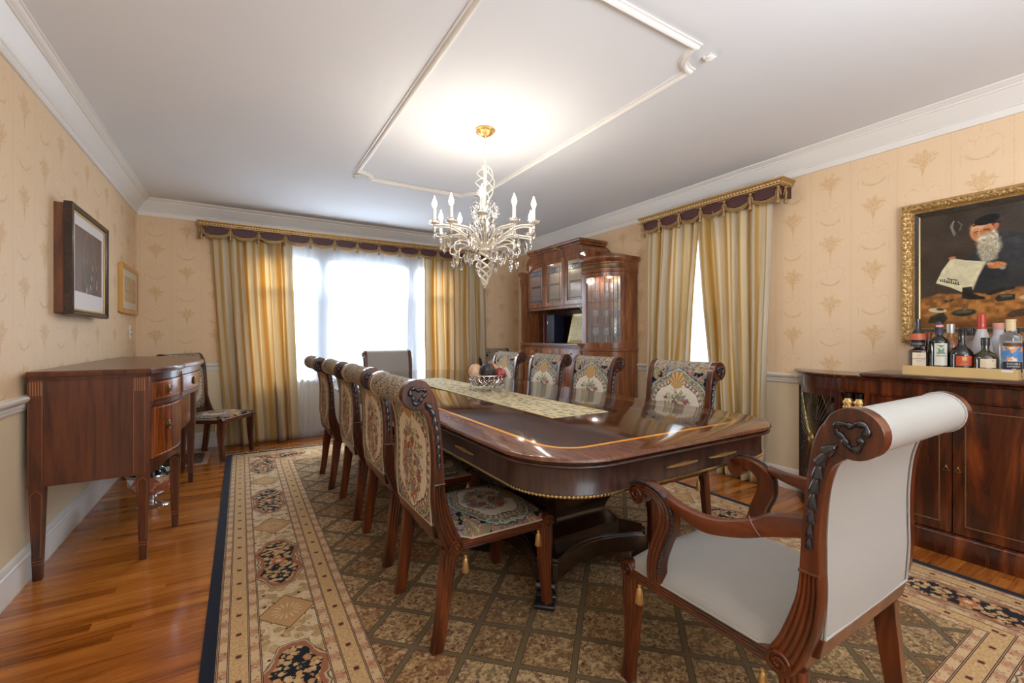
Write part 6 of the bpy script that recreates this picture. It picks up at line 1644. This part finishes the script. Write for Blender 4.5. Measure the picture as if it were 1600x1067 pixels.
# 5 clear bottle, picture label
b = bottle('tall clear bottle with blue picture label reading DOUBLE ESPRESSO', 3.205, .566, [(.036, 0), (.0385, .004), (.0385, .196), (.037, .208), (.022, .220), (.0145, .226), (.0145, .236)], (.232, [(.0175, .232), (.0175, .276), (.019, .278), (.019, .287), (.001, .288)]), CLR, WCAP)
label_cyl(.0387, .084, .156, PH, .078, BLUEL, b); label_cyl(.0387, .030, .082, PH, .078, NAVL, b); label_cyl(.0387, .156, .172, PH, .078, flatmat('brown hill print', sr(96, 62, 44)), b)
label_cyl(.0391, .0825, .0845, PH, .078, GOLD_, b, 'gold_line'); on_cyl('DOUBLE', .0125, .0392, .071, PH, WHT, b); on_cyl('ESPRESSO', .0110, .0392, .058, PH, WHT, b); on_cyl('VAN GOGH', .0120, .0392, .178, PH, WHT, b); label_cyl(.0391, .040, .048, PH, .014, GOLD_, b, 'crest')
# 6.. the back row
b = bottle('cognac coloured bottle with silver cap behind the M bottle', 3.335, .812, [(.036, 0), (.042, .004), (.046, .10), (.042, .16), (.024, .19), (.014, .205), (.014, .225)], (.222, [(.017, .222), (.017, .272), (.015, .274)]), COG, SCAP)
label_cyl(.0445, .04, .10, PH, .05, WHT, b); 
m = MB(); m.tube([tuple(n_ * .040 + s_ * u + Vector((0, 0, z))) for u, z in ((-.018, .186), (.018, .186), (0, .160))], .0018, 5, closed=True); m.build('triangle_mark', SCAP, b)
b = bottle('frosted cone shouldered bottle with red cap lettered S, tallest at the back', 3.325, .690, [(.044, 0), (.050, .004), (.050, .10), (.046, .135), (.030, .195), (.020, .230), (.018, .245)], (.242, [(.0185, .242), (.0165, .318), (.015, .320)]), FROST, RCAP)
on_cyl('S', .022, .0188, .262, PH, WHT, b); on_cyl('Svi', .026, .0500, .098, PH + .5, INK, b)
b = bottle('clear bottle with short black cap behind the orange labelled bottle', 3.39, .748, [(.030, 0), (.033, .004), (.033, .17), (.018, .195), (.014, .215)], (.21, [(.019, .21), (.019, .248), (.018, .25)]), CLR, BCAP)
b = bottle('white bottle with pink cap behind the squat olive bottle', 3.405, .645, [(.032, 0), (.036, .004), (.036, .18), (.026, .20), (.020, .21), (.020, .245)], (.24, [(.022, .24), (.022, .272), (.020, .275)]), flatmat('white bottle', sr(206, 204, 210), rough=.3), PCAP)
b = bottle('plain black bottle at the right end of the tray beside the clear one', 3.315, .572, [(.036, 0), (.040, .004), (.040, .15), (.030, .18), (.016, .20), (.014, .21)], (.205, [(.016, .205), (.016, .245), (.012, .248)]), BLK, BCAP)
b = bottle('amber bottle with yellow label half hidden behind the square bottle', 3.375, .915, [(.034, 0), (.037, .004), (.037, .14), (.022, .17), (.014, .185), (.014, .2)], (.198, [(.016, .198), (.016, .225), (.012, .228)]), COG, BCAP)
label_cyl(.0372, .07, .13, PH + .2, .06, flatmat('yellow label', sr(226, 176, 60)), b)
b = bottle('dark burgundy bottle behind the gap between the two leftmost bottles', 3.300, .896, [(.024, 0), (.027, .004), (.027, .13), (.022, .17), (.014, .19), (.012, .2)], (.198, [(.014, .198), (.014, .226), (.010, .230)]), flatmat('burgundy bottle glass', (.05, .008, .010), rough=.06, coat=.7), flatmat('copper capsule', sr(150, 80, 56), metal=.5, rough=.3))

# ------------------------------------------------------------------ table centrepiece: silver openwork bowl with balls
cb = empty('openwork_bowl', (1.452, 2.70, .7629), .35, 'small silver openwork bowl on scrolled feet holding coloured balls on the runner', 'bowl')
m = MB()
m.lathe([(.001, .036), (.10, .036), (.103, .039), (.10, .042), (.001, .042)], (0, 0, 0), 28); m.build('bowl_base', SILVER, cb)
m = MB(); N = 22
for k in range(N):
    a = 2 * PI * k / N; a2 = a + 2 * PI / N
    P = lambda q, r, z: (r * math.cos(a + (a2 - a) * q), r * math.sin(a + (a2 - a) * q), z)
    m.tube([P(0, .103, .042), P(.3, .112, .058), P(1, .116, .072), P(1.2, .118, .090), P(.8, .118, .104)], .0022, 5)
    m.tube([P(1, .103, .042), P(.7, .112, .058), P(0, .116, .072), P(-.2, .118, .090), P(.2, .118, .104)], .0022, 5)
    m.ball(P(.5, .116, .078), .0065, 6, 5); m.ball(P(.5, .110, .054), .005, 6, 5); m.ball(P(0, .117, .096), .005, 6, 5)
o = m.build('openwork_band', SILVER, cb); o['kind'] = 'stuff'
m = MB(); m.tube([(.120 * math.cos(q * PI / 20), .120 * math.sin(q * PI / 20), .108) for q in range(40)], .0038, 7, closed=True); m.build('rim', SILVER, cb)
for k in range(6):
    a = k * PI / 3; m = MB(); m.tube([((.098 + r_) * math.cos(a), (.098 + r_) * math.sin(a), z) for r_, z in ((0, .042), (.016, .040), (.020, .030), (.010, .018), (.012, .008), (.024, .002), (.030, .005))], [.005, .0045, .004, .0032, .003, .0035, .003], 7); m.build('scroll_foot', SILVER, cb)
def orb(n, c1, c2, sc, stripe=False):
    def fn(g):
        x, y, z = g.split(g.obj()); nn = g.noise(g.obj(), sc, 4, .65, .8)
        f = g.sm(g.sin(x * 60.0 + nn * 5.0 + z * 40.0), -.1, .5) if stripe else g.sm(nn, .42, .6)
        return dict(color=g.mix(f, c1, c2), rough=.55, normal=g.bump(nn, .6, .01))
    return mat(n, fn)
orbs = [('cream and pink ball with dark band, left in the silver bowl', (1.378, 2.735, .892), .055, orb('blush ball', sr(206, 160, 134), sr(222, 186, 150), 20)),
        ('dark charcoal ball at the front centre of the silver bowl', (1.430, 2.650, .902), .054, orb('charcoal ball', sr(40, 34, 36), sr(84, 72, 74), 26)),
        ('orange and tan marbled ball at the back of the silver bowl', (1.508, 2.738, .902), .050, orb('orange ball', sr(176, 96, 62), sr(220, 166, 112), 24)),
        ('dusky red ball at the right of the silver bowl', (1.524, 2.648, .876), .045, orb('red ball', sr(126, 50, 50), sr(186, 92, 84), 30)),
        ('small plum ball low in the middle of the silver bowl', (1.462, 2.700, .840), .036, orb('plum ball', sr(84, 40, 44), sr(140, 84, 80), 30)),
        ('small brown ball low at the back of the silver bowl', (1.43, 2.765, .838), .034, orb('brown ball', sr(90, 56, 40), sr(160, 116, 84), 30))]
for lb, p, r_, mt_ in orbs:
    m = MB(); m.ball((0, 0, 0), r_, 22, 14); o = m.build('decorative_ball', mt_, None); o.location = p; tag(o, lb, 'ball', 'decorative balls in the silver bowl')
    if 'dark band' in lb:
        m = MB(); m.tube([(r_ * 1.005 * math.cos(q * PI / 16), r_ * .35 * math.cos(q * PI / 16) * .3 + r_ * .2, r_ * .97 * math.sin(q * PI / 16)) for q in range(32)], .004, 6, closed=True); m.build('dark_band', EBONY, o)
